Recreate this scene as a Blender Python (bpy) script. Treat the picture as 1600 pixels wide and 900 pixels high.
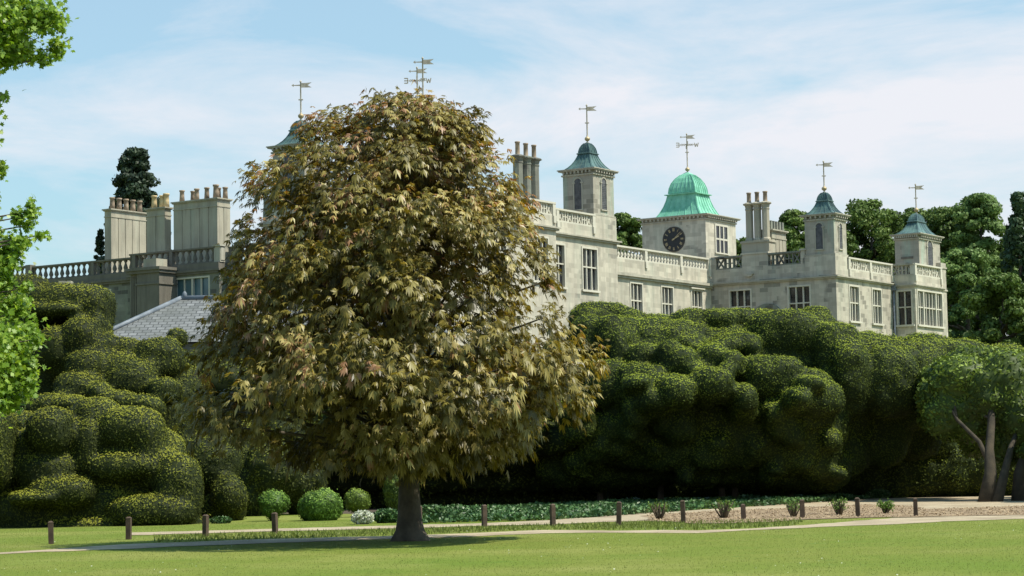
import bpy, bmesh, math, random
import numpy as np
from mathutils import Vector, Matrix, noise

random.seed(7); rng = np.random.default_rng(7)
SC = bpy.context.scene
for o in list(bpy.data.objects): bpy.data.objects.remove(o)

# ------------------------------------------------------------------ camera
F = 3360.0; PITCH = math.radians(4.72); ROLL = math.radians(-1.06); YAW = math.radians(33.56); EYE = 1.7
cp, sp, cr, sr = math.cos(PITCH), math.sin(PITCH), math.cos(ROLL), math.sin(ROLL)
M3 = np.array([[cr, -sr, 0], [sr, cr, 0], [0, 0, 1]]) @ np.array([[1, 0, 0], [0, sp, -cp], [0, cp, sp]])
cam_d = bpy.data.cameras.new('camera'); cam = bpy.data.objects.new('camera', cam_d)
SC.collection.objects.link(cam); SC.camera = cam
cam_d.sensor_width = 36; cam_d.lens = 36 * F / 1600; cam_d.clip_end = 3000; cam_d.clip_start = 0.1
cam.matrix_world = Matrix(((M3[0][0], -M3[1][0], -M3[2][0], 0), (M3[0][1], -M3[1][1], -M3[2][1], 0),
                           (M3[0][2], -M3[1][2], -M3[2][2], EYE), (0, 0, 0, 1)))

# ------------------------------------------------------------------ light
SUN_EL = math.radians(58); SUN_AZ = math.radians(-18)          # azimuth from +X towards +Y
sun_dir = Vector((math.cos(SUN_EL) * math.cos(SUN_AZ), math.cos(SUN_EL) * math.sin(SUN_AZ), math.sin(SUN_EL)))
ld = bpy.data.lights.new('sun', 'SUN'); ld.energy = 5.0; ld.angle = math.radians(0.5); ld.color = (1, 0.93, 0.80)
lo = bpy.data.objects.new('sun', ld); SC.collection.objects.link(lo)
lo.rotation_euler = (-sun_dir).to_track_quat('-Z', 'Y').to_euler()
W = bpy.data.worlds.new('World'); SC.world = W; W.use_nodes = True
nt = W.node_tree; N = nt.nodes; L = nt.links; N.clear()
out = N.new('ShaderNodeOutputWorld'); bg = N.new('ShaderNodeBackground'); bg.inputs[1].default_value = 0.10
sky = N.new('ShaderNodeTexSky'); sky.sky_type = 'NISHITA'; sky.sun_disc = False
sky.sun_elevation = SUN_EL; sky.sun_rotation = math.pi / 2 - SUN_AZ
sky.air_density = 1.0; sky.dust_density = 2.0; sky.ozone_density = 2.0
tc = N.new('ShaderNodeTexCoord'); mp = N.new('ShaderNodeMapping'); mp.inputs['Scale'].default_value = (2.2, 2.2, 9.0)
mp.inputs['Rotation'].default_value = (0.0, math.radians(-7), 0)
n1 = N.new('ShaderNodeTexNoise'); n1.inputs['Scale'].default_value = 2.3; n1.inputs['Detail'].default_value = 8; n1.inputs['Roughness'].default_value = 0.62
n1.inputs['Distortion'].default_value = 0.4
r1 = N.new('ShaderNodeValToRGB'); r1.color_ramp.elements[0].position = 0.40; r1.color_ramp.elements[1].position = 0.72
r1.color_ramp.elements[0].color = (.28, .28, .28, 1); r1.color_ramp.elements[1].color = (.95, .95, .95, 1)
mx = N.new('ShaderNodeMix'); mx.data_type = 'RGBA'; mx.inputs[7].default_value = (6.95, 6.95, 7.35, 1)
L.new(tc.outputs['Generated'], mp.inputs[0]); L.new(mp.outputs[0], n1.inputs['Vector']); 
sz0 = N.new('ShaderNodeSeparateXYZ'); L.new(tc.outputs['Generated'], sz0.inputs[0]); bz = N.new('ShaderNodeMapRange'); bz.inputs['From Min'].default_value = .205; bz.inputs['From Max'].default_value = .165
bz.inputs['To Min'].default_value = -.10; bz.inputs['To Max'].default_value = .08; L.new(sz0.outputs[2], bz.inputs['Value'])
bx_ = N.new('ShaderNodeMapRange'); bx_.inputs['From Min'].default_value = -.25; bx_.inputs['From Max'].default_value = .25; bx_.inputs['To Min'].default_value = -.07; bx_.inputs['To Max'].default_value = .07; L.new(sz0.outputs[0], bx_.inputs['Value'])
ad0 = N.new('ShaderNodeMath'); ad0.operation = 'ADD'; L.new(n1.outputs[0], ad0.inputs[0]); L.new(bz.outputs[0], ad0.inputs[1])
ad1 = N.new('ShaderNodeMath'); ad1.operation = 'ADD'; L.new(ad0.outputs[0], ad1.inputs[0]); L.new(bx_.outputs[0], ad1.inputs[1]); L.new(ad1.outputs[0], r1.inputs[0])
sz = N.new('ShaderNodeSeparateXYZ'); L.new(tc.outputs['Generated'], sz.inputs[0])
rz_ = N.new('ShaderNodeMapRange'); rz_.inputs['From Min'].default_value = .24; rz_.inputs['From Max'].default_value = .45; rz_.inputs['To Min'].default_value = 1; rz_.inputs['To Max'].default_value = .12
L.new(sz.outputs[2], rz_.inputs['Value']); mu = N.new('ShaderNodeMath'); mu.operation = 'MULTIPLY'; L.new(r1.outputs[0], mu.inputs[0]); L.new(rz_.outputs[0], mu.inputs[1])
L.new(mu.outputs[0], mx.inputs[0])
gm_ = N.new('ShaderNodeMix'); gm_.data_type = 'RGBA'; gm_.blend_type = 'MULTIPLY'; gm_.inputs[0].default_value = 1; gm_.inputs[7].default_value = (0.92, 1.45, 1.42, 1)
L.new(sky.outputs[0], gm_.inputs[6]); L.new(gm_.outputs[2], mx.inputs[6]); L.new(mx.outputs[2], bg.inputs[0]); L.new(bg.outputs[0], out.inputs[0])
SC.view_settings.view_transform = 'Standard'; SC.view_settings.look = 'None'; SC.view_settings.gamma = 1.0
SC.view_settings.exposure = 0.35; SC.view_settings.use_curve_mapping = False
SC.render.engine = 'CYCLES'; SC.cycles.max_bounces = 6; SC.cycles.diffuse_bounces = 3; SC.cycles.transparent_max_bounces = 4

# ------------------------------------------------------------------ helpers
def ray(px, py): return M3.T @ np.array([(px - 800) / F, (py - 450) / F, 1.0])
def P(px, py, Y):
    r = ray(px, py); return Vector(np.array([0, 0, EYE]) + r * (Y / r[1]))
def G(px, py, z=0.0):
    r = ray(px, py); return Vector(np.array([0, 0, EYE]) + r * ((z - EYE) / r[2]))

def link(o, parent=None):
    SC.collection.objects.link(o)
    if parent is not None: o.parent = parent
    return o
def tag(o, label=None, cat=None, group=None, kind=None):
    if label: o['label'] = label
    if cat: o['category'] = cat
    if group: o['group'] = group
    if kind: o['kind'] = kind
    return o
def empty(name, loc=(0, 0, 0), rz=0, label=None, cat=None, group=None):
    o = bpy.data.objects.new(name, None); o.location = loc; o.rotation_euler = (0, 0, rz); o.empty_display_size = .3
    link(o); return tag(o, label, cat, group)

class MB:
    def __init__(s): s.v = []; s.f = []; s.sm = []
    def poly(s, pts, sm=False):
        n = len(s.v); s.v += [tuple(p) for p in pts]; s.f.append(tuple(range(n, n + len(pts)))); s.sm.append(sm)
    def box(s, x0, y0, z0, x1, y1, z1):
        n = len(s.v)
        s.v += [(x0, y0, z0), (x1, y0, z0), (x1, y1, z0), (x0, y1, z0), (x0, y0, z1), (x1, y0, z1), (x1, y1, z1), (x0, y1, z1)]
        for q in ((0, 3, 2, 1), (4, 5, 6, 7), (0, 1, 5, 4), (1, 2, 6, 5), (2, 3, 7, 6), (3, 0, 4, 7)):
            s.f.append(tuple(n + i for i in q)); s.sm.append(False)
    def prism(s, bot, top):
        n = len(s.v); k = len(bot); s.v += [tuple(p) for p in bot] + [tuple(p) for p in top]
        s.f.append(tuple(range(n + k - 1, n - 1, -1))); s.f.append(tuple(range(n + k, n + 2 * k))); s.sm += [False, False]
        for i in range(k):
            j = (i + 1) % k; s.f.append((n + i, n + j, n + k + j, n + k + i)); s.sm.append(False)
    def rings(s, rings, sm=True, cap=True):
        n = len(s.v); k = len(rings[0])
        for r in rings: s.v += [tuple(p) for p in r]
        for a in range(len(rings) - 1):
            for i in range(k):
                j = (i + 1) % k; s.f.append((n + a * k + i, n + a * k + j, n + (a + 1) * k + j, n + (a + 1) * k + i)); s.sm.append(sm)
        if cap:
            s.f.append(tuple(range(n + k - 1, n - 1, -1))); b = n + (len(rings) - 1) * k; s.f.append(tuple(range(b, b + k))); s.sm += [False, False]
    def lathe(s, cx, cy, prof, k=10, sm=True):
        s.rings([[(cx + r * math.cos(2 * math.pi * i / k), cy + r * math.sin(2 * math.pi * i / k), z) for i in range(k)] for r, z in prof], sm)
    def sq(s, cx, cy, prof, hx=1.0, hy=1.0):
        s.rings([[(cx - r * hx, cy - r * hy, z), (cx + r * hx, cy - r * hy, z), (cx + r * hx, cy + r * hy, z), (cx - r * hx, cy + r * hy, z)] for r, z in prof], False)
    def tube(s, pts, rad, k=7):
        pts = [Vector(p) for p in pts]; R = []
        for i, p in enumerate(pts):
            d = (pts[min(i + 1, len(pts) - 1)] - pts[max(i - 1, 0)]).normalized()
            a = d.cross(Vector((0.3, 1, 0.1))).normalized() if abs(d.y) < .9 else d.cross(Vector((1, 0, 0))).normalized()
            b = d.cross(a); r = rad[i] if hasattr(rad, '__len__') else rad
            R.append([tuple(p + (a * math.cos(2 * math.pi * j / k) + b * math.sin(2 * math.pi * j / k)) * r) for j in range(k)])
        s.rings(R, True)
    def build(s, name, mat, parent=None, **kw):
        me = bpy.data.meshes.new(name); me.from_pydata(s.v, [], s.f); me.polygons.foreach_set('use_smooth', s.sm)
        me.materials.append(mat); me.update()
        o = bpy.data.objects.new(name, me); link(o, parent); return tag(o, **kw)

def mesh_np(name, V, quads, mat, rnd=None, parent=None, smooth=None, extra=None):
    """V (n,3); quads (m,k) int array, all the same k; extra = list of (V, faces, rnd) blocks of any face size"""
    blocks = [(V, quads, rnd)] + (extra or [])
    Vs = []; idx = []; starts = []; tot = []; R = []; off = 0; lo_ = 0
    for (v, q, r) in blocks:
        q = np.asarray(q); Vs.append(np.asarray(v, dtype=np.float32)); idx.append((q + off).ravel())
        starts.append(lo_ + np.arange(len(q)) * q.shape[1]); tot.append(np.full(len(q), q.shape[1]))
        lo_ += q.size; off += len(v); R.append(np.zeros(len(q)) if r is None else r)
    Vs = np.concatenate(Vs); idx = np.concatenate(idx).astype(np.int32); starts = np.concatenate(starts).astype(np.int32)
    tot = np.concatenate(tot).astype(np.int32); R = np.concatenate(R).astype(np.float32)
    me = bpy.data.meshes.new(name); me.vertices.add(len(Vs)); me.vertices.foreach_set('co', Vs.ravel())
    me.loops.add(len(idx)); me.loops.foreach_set('vertex_index', idx); me.polygons.add(len(starts))
    me.polygons.foreach_set('loop_start', starts); me.polygons.foreach_set('loop_total', tot)
    me.update(calc_edges=True)
    at = me.attributes.new('rnd', 'FLOAT', 'FACE'); at.data.foreach_set('value', R)
    me.materials.append(mat); me.validate(); o = bpy.data.objects.new(name, me); link(o, parent); return o

# ------------------------------------------------------------------ materials
def newmat(name):
    m = bpy.data.materials.new(name); m.use_nodes = True; t = m.node_tree; b = t.nodes['Principled BSDF']; return m, t, b
def ramp(t, src, stops):
    r = t.nodes.new('ShaderNodeValToRGB'); e = r.color_ramp.elements
    while len(e) < len(stops): e.new(0.5)
    for x, (p, c) in zip(e, stops): x.position = p; x.color = (*c, 1)
    t.links.new(src, r.inputs[0]); return r.outputs[0]
def noise_n(t, scale, detail=4, vec=None, rough=.55):
    n = t.nodes.new('ShaderNodeTexNoise'); n.inputs['Scale'].default_value = scale; n.inputs['Detail'].default_value = detail; n.inputs['Roughness'].default_value = rough
    if vec is None:
        c = t.nodes.new('ShaderNodeTexCoord'); vec = c.outputs['Object']
    t.links.new(vec, n.inputs['Vector']); return n.outputs[0]
def mixc(t, fac, a, b, mode='MIX'):
    m = t.nodes.new('ShaderNodeMix'); m.data_type = 'RGBA'; m.blend_type = mode
    for s, x in ((0, fac), (6, a), (7, b)):
        if isinstance(x, (int, float)): m.inputs[s].default_value = x
        elif isinstance(x, tuple): m.inputs[s].default_value = (*x, 1)
        else: t.links.new(x, m.inputs[s])
    return m.outputs[2]
def bump(t, b, src, s=.3, d=.05):
    n = t.nodes.new('ShaderNodeBump'); n.inputs['Strength'].default_value = s; n.inputs['Distance'].default_value = d
    t.links.new(src, n.inputs['Height']); t.links.new(n.outputs[0], b.inputs['Normal'])

def stone(name, base, dark, blocks=True, green=0.0, stain=.5, pt0=.44):
    m, t, b = newmat(name); b.inputs['Roughness'].default_value = .9; b.inputs['Specular IOR Level'].default_value = .2
    c = t.nodes.new('ShaderNodeTexCoord'); sx = t.nodes.new('ShaderNodeSeparateXYZ'); t.links.new(c.outputs['Object'], sx.inputs[0])
    ad = t.nodes.new('ShaderNodeMath'); ad.operation = 'ADD'; t.links.new(sx.outputs[0], ad.inputs[0]); t.links.new(sx.outputs[1], ad.inputs[1])
    cb = t.nodes.new('ShaderNodeCombineXYZ'); t.links.new(ad.outputs[0], cb.inputs[0]); t.links.new(sx.outputs[2], cb.inputs[1])
    col = ramp(t, noise_n(t, .55, 6), [(.3, tuple(x * .86 for x in base)), (.7, tuple(min(1, x * 1.08) for x in base))])
    if blocks:
        br = t.nodes.new('ShaderNodeTexBrick'); br.inputs['Scale'].default_value = 1.0; br.inputs['Brick Width'].default_value = .62; br.inputs['Row Height'].default_value = .3
        br.inputs['Mortar Size'].default_value = .008; br.inputs['Bias'].default_value = -.1
        br.inputs['Color1'].default_value = (.05, .05, .05, 1); br.inputs['Color2'].default_value = (.95, .95, .95, 1); br.inputs['Mortar'].default_value = (.5, .5, .5, 1)
        t.links.new(cb.outputs[0], br.inputs['Vector'])
        patch = ramp(t, noise_n(t, .33, 3), [(pt0, (0, 0, 0)), (pt0 + .08, (1, 1, 1))])
        sel = ramp(t, br.outputs[0], [(.5, (0, 0, 0)), (.6, (1, 1, 1))])
        pm = mixc(t, 1.0, patch, sel, 'MULTIPLY')
        col = mixc(t, pm, col, dark)
        fine = mixc(t, .32, col, br.outputs[0], 'MULTIPLY'); col = fine
    # rain streaks and lichen: vertical stretched noise
    mpp = t.nodes.new('ShaderNodeMapping'); mpp.inputs['Scale'].default_value = (1.6, 1.6, .22); t.links.new(c.outputs['Object'], mpp.inputs[0])
    st = ramp(t, noise_n(t, 1.3, 6, mpp.outputs[0], .65), [(.46, (0, 0, 0)), (.74, (stain, stain, stain))])
    col = mixc(t, st, col, dark)
    if green:
        g = ramp(t, noise_n(t, .9, 4, mpp.outputs[0]), [(.5, (0, 0, 0)), (.68, (green, green, green))])
        col = mixc(t, g, col, (.30, .47, .38))
    t.links.new(col, b.inputs['Base Color']); bump(t, b, noise_n(t, 9, 5), .25, .03); return m

def simple(name, c1, c2, scale=2, rough=.8, metal=0, bs=.0, stops=(.35, .65)):
    m, t, b = newmat(name); b.inputs['Roughness'].default_value = rough; b.inputs['Metallic'].default_value = metal
    col = ramp(t, noise_n(t, scale, 6), [(stops[0], c1), (stops[1], c2)]); t.links.new(col, b.inputs['Base Color'])
    if bs: bump(t, b, noise_n(t, scale * 6, 4), bs, .02)
    return m

def leafmat(name, stops, trans=.25, tcol=None, rough=.55, nscale=.5, namt=.45, spec=.3):
    """colour from each leaf's own value plus drifting patches across the plant"""
    m, t, b = newmat(name); b.inputs['Roughness'].default_value = rough; b.inputs['Specular IOR Level'].default_value = spec
    a = t.nodes.new('ShaderNodeAttribute'); a.attribute_name = 'rnd'
    col = ramp(t, a.outputs['Fac'], stops)
    dark = ramp(t, noise_n(t, nscale, 4), [(.35, (1 - namt,) * 3), (.65, (1, 1, 1))])
    col = mixc(t, 1.0, col, dark, 'MULTIPLY'); t.links.new(col, b.inputs['Base Color'])
    if trans:
        tr = t.nodes.new('ShaderNodeBsdfTranslucent')
        if tcol: t.links.new(mixc(t, 1.0, col, tcol, 'MULTIPLY'), tr.inputs[0])
        else: t.links.new(col, tr.inputs[0])
        ms = t.nodes.new('ShaderNodeMixShader'); ms.inputs[0].default_value = trans
        t.links.new(b.outputs[0], ms.inputs[1]); t.links.new(tr.outputs[0], ms.inputs[2]); t.links.new(ms.outputs[0], t.nodes['Material Output'].inputs[0])
    return m

M = {}
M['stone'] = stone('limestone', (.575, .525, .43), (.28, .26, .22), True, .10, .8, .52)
M['stone_patchy'] = stone('patched_limestone', (.565, .515, .425), (.26, .24, .20), True, .10, .8, .42)
M['stone_trim'] = stone('trim_limestone', (.40, .375, .31), (.19, .175, .145), False, 0, .7)
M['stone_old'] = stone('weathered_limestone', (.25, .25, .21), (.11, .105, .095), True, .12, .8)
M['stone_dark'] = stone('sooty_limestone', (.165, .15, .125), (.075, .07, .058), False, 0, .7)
M['stone_turret'] = stone('turret_limestone', (.47, .43, .36), (.25, .23, .19), True, .45, .65)
M['frame'] = stone('window_stone', (.54, .51, .43), (.44, .41, .35), False, 0, .4)
M['render'] = stone('chimney_stone', (.38, .345, .27), (.19, .175, .145), False, .12, .75)
M['copper_green'] = simple('verdigris_copper', (.11, .34, .23), (.22, .52, .38), 1.6, .6)
M['copper_dark'] = simple('dark_patinated_lead', (.035, .065, .068), (.095, .165, .15), 1.4, .45)
M['gold'] = simple('gilt_metal', (.30, .22, .12), (.48, .38, .22), 5, .5, .3)
M['vane'] = simple('vane_metal', (.30, .26, .20), (.46, .41, .33), 6, .5, .2)
M['pot'] = simple('chimney_pot_clay', (.20, .15, .11), (.36, .27, .19), 3, .9)
M['pot_buff'] = simple('buff_pot_clay', (.45, .33, .17), (.60, .46, .26), 3, .9)
M['lead'] = simple('lead_sheet', (.10, .12, .145), (.18, .20, .23), 2, .6)
M['black'] = simple('black_paint', (.012, .012, .014), (.02, .02, .022), 5, .6)
M['louvre'] = simple('louvre_boards', (.06, .06, .07), (.13, .13, .14), 3, .8)
mt, t, b = newmat('window_glass'); b.inputs['Roughness'].default_value = .1; M['glass'] = mt
t.links.new(ramp(t, noise_n(t, 1.1, 3), [(.48, (.012, .013, .016)), (.62, (.035, .038, .042)), (.72, (.14, .15, .16))]), b.inputs['Base Color'])
bump(t, b, noise_n(t, 2.0, 2), .15, .02)
mt, t, b = newmat('bluish_glass'); b.inputs['Roughness'].default_value = .15  # glass with a bluish base colour
t.links.new(ramp(t, noise_n(t, .9, 1), [(.4, (.035, .075, .10)), (.6, (.07, .13, .16))]), b.inputs['Base Color']); M['glass_blue'] = mt
# slates
mt, t, b = newmat('roof_slates'); b.inputs['Roughness'].default_value = .75
c = t.nodes.new('ShaderNodeTexCoord'); br = t.nodes.new('ShaderNodeTexBrick'); br.inputs['Scale'].default_value = 1; br.inputs['Brick Width'].default_value = .42; br.inputs['Row Height'].default_value = .34
br.inputs['Mortar Size'].default_value = .03; br.inputs['Color1'].default_value = (.11, .115, .12, 1); br.inputs['Color2'].default_value = (.20, .205, .21, 1); br.inputs['Mortar'].default_value = (.045, .048, .05, 1)
t.links.new(c.outputs['UV'], br.inputs['Vector'])
col = mixc(t, ramp(t, noise_n(t, .9, 6), [(.4, (0, 0, 0)), (.7, (.7, .7, .7))]), br.outputs[0], (.085, .09, .08)); t.links.new(col, b.inputs['Base Color']); M['slate'] = mt
# brick garden wall
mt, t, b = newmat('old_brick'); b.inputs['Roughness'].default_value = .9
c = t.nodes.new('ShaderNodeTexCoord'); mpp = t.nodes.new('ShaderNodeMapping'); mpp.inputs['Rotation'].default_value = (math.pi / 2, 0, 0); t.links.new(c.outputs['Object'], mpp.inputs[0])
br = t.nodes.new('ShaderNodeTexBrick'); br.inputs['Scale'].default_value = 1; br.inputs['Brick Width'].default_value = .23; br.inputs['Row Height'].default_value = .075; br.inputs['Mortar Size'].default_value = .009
br.inputs['Color1'].default_value = (.028, .019, .014, 1); br.inputs['Color2'].default_value = (.046, .030, .022, 1); br.inputs['Mortar'].default_value = (.045, .038, .03, 1)  # bricks coloured near black to carry the shade beneath the hedge
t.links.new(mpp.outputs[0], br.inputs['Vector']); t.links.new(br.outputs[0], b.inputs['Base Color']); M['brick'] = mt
# ground
mt, t, b = newmat('lawn'); b.inputs['Roughness'].default_value = .95; b.inputs['Specular IOR Level'].default_value = .1
c1 = ramp(t, noise_n(t, .22, 6), [(.3, (.125, .18, .026)), (.55, (.16, .19, .036)), (.75, (.21, .22, .062))])
c1 = mixc(t, ramp(t, noise_n(t, .09, 5, rough=.7), [(.5, (0, 0, 0)), (.62, (.55, .55, .55))]), c1, (.24, .25, .07)); c1 = mixc(t, ramp(t, noise_n(t, 1.1, 5, rough=.7), [(.58, (0, 0, 0)), (.68, (.5, .5, .5))]), c1, (.08, .15, .025))
c2 = ramp(t, noise_n(t, 9, 6, rough=.7), [(.3, (.85, .85, .85)), (.7, (1.08, 1.08, 1.08))])
t.links.new(mixc(t, 1, c1, c2, 'MULTIPLY'), b.inputs['Base Color']); bump(t, b, noise_n(t, 40, 3), .6, .04); M['lawn'] = mt
def gravelmat(name, a, b_, g=.35):
    mt, t, b = newmat(name); b.inputs['Roughness'].default_value = .95
    c1 = ramp(t, noise_n(t, .8, 6), [(.35, a), (.65, b_)]); c2 = ramp(t, noise_n(t, 22, 5, rough=.8), [(.3, (.7, .7, .7)), (.7, (1.15, 1.15, 1.15))])
    c1 = mixc(t, 1, c1, c2, 'MULTIPLY')
    gm = ramp(t, noise_n(t, 1.7, 7, rough=.7), [(.60, (0, 0, 0)), (.68, (g, g, g))])
    t.links.new(mixc(t, gm, c1, (.13, .18, .04)), b.inputs['Base Color']); bump(t, b, noise_n(t, 50, 3), .5, .02); return mt
M['gravel'] = gravelmat('pale_gravel', (.29, .225, .145), (.43, .35, .235))
M['mulch'] = gravelmat('wood_chip_mulch', (.17, .115, .065), (.31, .22, .13), .5)
M['soil'] = gravelmat('dark_soil', (.05, .038, .026), (.09, .065, .045), .2)
M['wood'] = simple('dark_stained_timber', (.045, .028, .018), (.085, .055, .035), 6, .85, 0, .3)
M['bark'] = simple('chestnut_bark', (.045, .036, .025), (.10, .082, .058), 3, .95, 0, .8)
M['bark_dark'] = simple('shaded_bark', (.03, .024, .016), (.062, .048, .03), 3, .95, 0, .6)  # darker copy of the bark with the crown's shade in its colour
M['bark_pale'] = simple('yew_bark', (.06, .046, .028), (.12, .092, .055), 3, .95, 0, .6)
# foliage
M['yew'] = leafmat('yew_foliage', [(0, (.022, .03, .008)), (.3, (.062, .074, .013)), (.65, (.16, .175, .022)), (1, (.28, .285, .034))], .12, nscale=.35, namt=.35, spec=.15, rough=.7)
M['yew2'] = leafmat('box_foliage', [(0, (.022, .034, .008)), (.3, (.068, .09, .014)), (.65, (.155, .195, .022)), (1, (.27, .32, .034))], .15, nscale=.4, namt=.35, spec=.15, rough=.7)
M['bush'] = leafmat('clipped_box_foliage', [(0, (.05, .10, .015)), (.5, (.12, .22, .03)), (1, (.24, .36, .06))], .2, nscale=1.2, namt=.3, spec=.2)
M['archyew'] = leafmat('laurel_foliage', [(0, (.055, .085, .012)), (.5, (.14, .20, .024)), (1, (.28, .37, .05))], .15, nscale=.4, namt=.45, spec=.25)
M['chest'] = leafmat('chestnut_foliage', [(0, (.050, .046, .010)), (.35, (.13, .11, .018)), (.6, (.25, .205, .042)), (.84, (.53, .45, .17)), (.93, (.30, .15, .06)), (1, (.40, .22, .12))], .30, (1.25, 1.0, .25), .42, .9, .3, .38)  # creamy stop paints sunlit highlights onto some leaflets
M['maple'] = leafmat('maple_foliage', [(0, (.10, .18, .02)), (.5, (.22, .36, .04)), (1, (.38, .50, .09))], .45, (1.15, 1.15, .4), .4, 1.5, .2, .4)
M['oak'] = leafmat('far_tree_foliage', [(0, (.055, .095, .018)), (.5, (.12, .19, .034)), (1, (.21, .30, .065))], .22, nscale=.12, namt=.4, rough=.6)
M['oak2'] = leafmat('far_pale_foliage', [(0, (.07, .125, .03)), (.5, (.145, .235, .055)), (1, (.24, .35, .10))], .22, nscale=.12, namt=.4, rough=.6)
M['oakdark'] = leafmat('cedar_foliage', [(0, (.02, .045, .016)), (.5, (.045, .08, .03)), (1, (.08, .13, .05))], .12, nscale=.15, namt=.3)
M['pine'] = leafmat('conifer_foliage', [(0, (.013, .026, .013)), (.5, (.028, .05, .024)), (1, (.055, .085, .04))], .08, nscale=.2, namt=.4)
M['ivy'] = leafmat('ivy_foliage', [(0, (.03, .07, .02)), (.5, (.07, .15, .04)), (.85, (.14, .25, .08)), (1, (.34, .42, .22))], .15, nscale=.8, namt=.4, spec=.35, rough=.45)
M['white'] = leafmat('white_blossom', [(0, (.25, .30, .14)), (.4, (.60, .62, .48)), (1, (.80, .80, .72))], .2, nscale=3, namt=.2)
M['grass'] = leafmat('grass_blades', [(0, (.125, .165, .026)), (.5, (.165, .205, .038)), (1, (.235, .26, .075))], .35, nscale=.3, namt=.15)

# ------------------------------------------------------------------ ground
g = MB(); g.poly([(-900, -60, 0), (900, -60, 0), (900, 1500, 0), (-900, 1500, 0)])
g.build('ground', M['lawn'], kind='structure')
def sheet(name, px, mat, z, jit=.12, step=.5):
    pts = [G(*p) for p in px]; m = MB(); o_ = []
    for i, a in enumerate(pts):
        b_ = pts[(i + 1) % len(pts)]; n = max(1, int((b_ - a).length / step))
        for k in range(n):
            p = a.lerp(b_, k / n); q = noise.noise_vector(Vector((p.x * 1.3, p.y * .9, 3.1))) * jit * 3
            o_.append((p.x + q.x, p.y + q.y * 1.2, z))
    bm = bmesh.new(); vs = [bm.verts.new(p) for p in o_]; f = bm.faces.new(vs); f.normal_update()
    if f.normal.z < 0: f.normal_flip()
    bmesh.ops.triangulate(bm, faces=[f]); me = bpy.data.meshes.new(name); bm.to_mesh(me); bm.free(); me.materials.append(mat)
    ob = bpy.data.objects.new(name, me); link(ob); return tag(ob, kind='structure')
front_up = [(-40, 866.5), (70, 859.5), (200, 850.5), (400, 843.5), (600, 837.8), (700, 834.5), (850, 828.6), (960, 829), (1100, 829), (1200, 825), (1300, 817.5), (1400, 809.5), (1500, 807), (1640, 804)]
front_lo = [(1640, 809.5), (1500, 814), (1400, 819), (1300, 823), (1200, 827.5), (1100, 833), (960, 832.5), (850, 833.5), (700, 839.5), (600, 843), (400, 849.5), (200, 857.5), (70, 863), (-40, 868)]
sheet('path', front_up + front_lo, M['gravel'], .008, .1)
back_up = [(200, 833), (432, 826.5), (620, 821.5), (760, 818), (850, 813.5), (974, 804.5), (1063, 798.5), (1160, 793), (1250, 786), (1350, 779), (1450, 776), (1640, 774)]
back_lo = [(1640, 797), (1450, 797), (1350, 799), (1219, 803), (1063, 811), (974, 815), (850, 820), (760, 822), (620, 826), (432, 830.5), (200, 837)]
sheet('gravel_path', back_up + back_lo, M['gravel'], .012, .1)
sheet('mulch_bed', [(1010, 805), (1100, 800), (1219, 795), (1350, 789), (1420, 791), (1450, 796), (1640, 790), (1640, 804.5), (1430, 808.5), (1350, 809.5), (1260, 812), (1180, 817), (1100, 819), (1020, 815)], M['mulch'], .018, .12)
sheet('planting_soil', [(-40, 820), (60, 818), (300, 808), (420, 803), (600, 803), (660, 815), (760, 812), (870, 808), (1000, 800), (1120, 793), (1250, 784), (1380, 776), (1640, 772), (1640, 762), (800, 765), (300, 780), (-40, 790)], M['soil'], .005, .1)

# grass blades on the nearer lawn, denser along path edges
def blades(n, y0, y1, seed=1, hh=(.010, .024)):
    r = np.random.default_rng(seed)
    Y = np.sqrt(r.uniform(y0 ** 2, y1 ** 2, n)); X = r.uniform(-.262, .262, n) * Y
    h = r.uniform(*hh, n); w = h * .22; a = r.uniform(0, math.pi, n); lx = r.normal(0, .35, n) * h; ly = r.normal(0, .35, n) * h
    V = np.zeros((n, 3, 3)); V[:, 0] = np.stack([X - np.cos(a) * w, Y - np.sin(a) * w, np.zeros(n) - .002], 1)
    V[:, 1] = np.stack([X + np.cos(a) * w, Y + np.sin(a) * w, np.zeros(n) - .002], 1); V[:, 2] = np.stack([X + lx, Y + ly, h], 1)
    return V, X, Y
from bisect import bisect
def band(px_poly):
    return np.array([[G(*p).x, G(*p).y] for p in px_poly])
def inside(X, Y, poly):
    c = np.zeros(len(X), bool); n = len(poly); j = n - 1
    for i in range(n):
        xi, yi = poly[i]; xj, yj = poly[j]
        cond = ((yi > Y) != (yj > Y)) & (X < (xj - xi) * (Y - yi) / (yj - yi + 1e-12) + xi); c ^= cond; j = i
    return c
PB = [band(front_up + front_lo), band(back_up + back_lo)]
MULCH = band([(1010, 805), (1100, 800), (1219, 795), (1350, 789), (1420, 791), (1450, 796), (1640, 790), (1640, 804.5), (1430, 808.5), (1350, 809.5), (1260, 812), (1180, 817), (1100, 819), (1020, 815)])
V, X, Y = blades(150000, 31, 72, 3)
keep = ~(inside(X, Y, PB[0]) | inside(X, Y, PB[1]) | (inside(X, Y, MULCH) & (rng.random(len(X)) < .93)))
V = V[keep]; n = len(V)
o = mesh_np('grass', V.reshape(-1, 3), np.arange(n * 3).reshape(n, 3), M['grass'], rng.random(n)); tag(o, 'short mown green grass covering the lawn', 'grass', kind='stuff')

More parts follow.
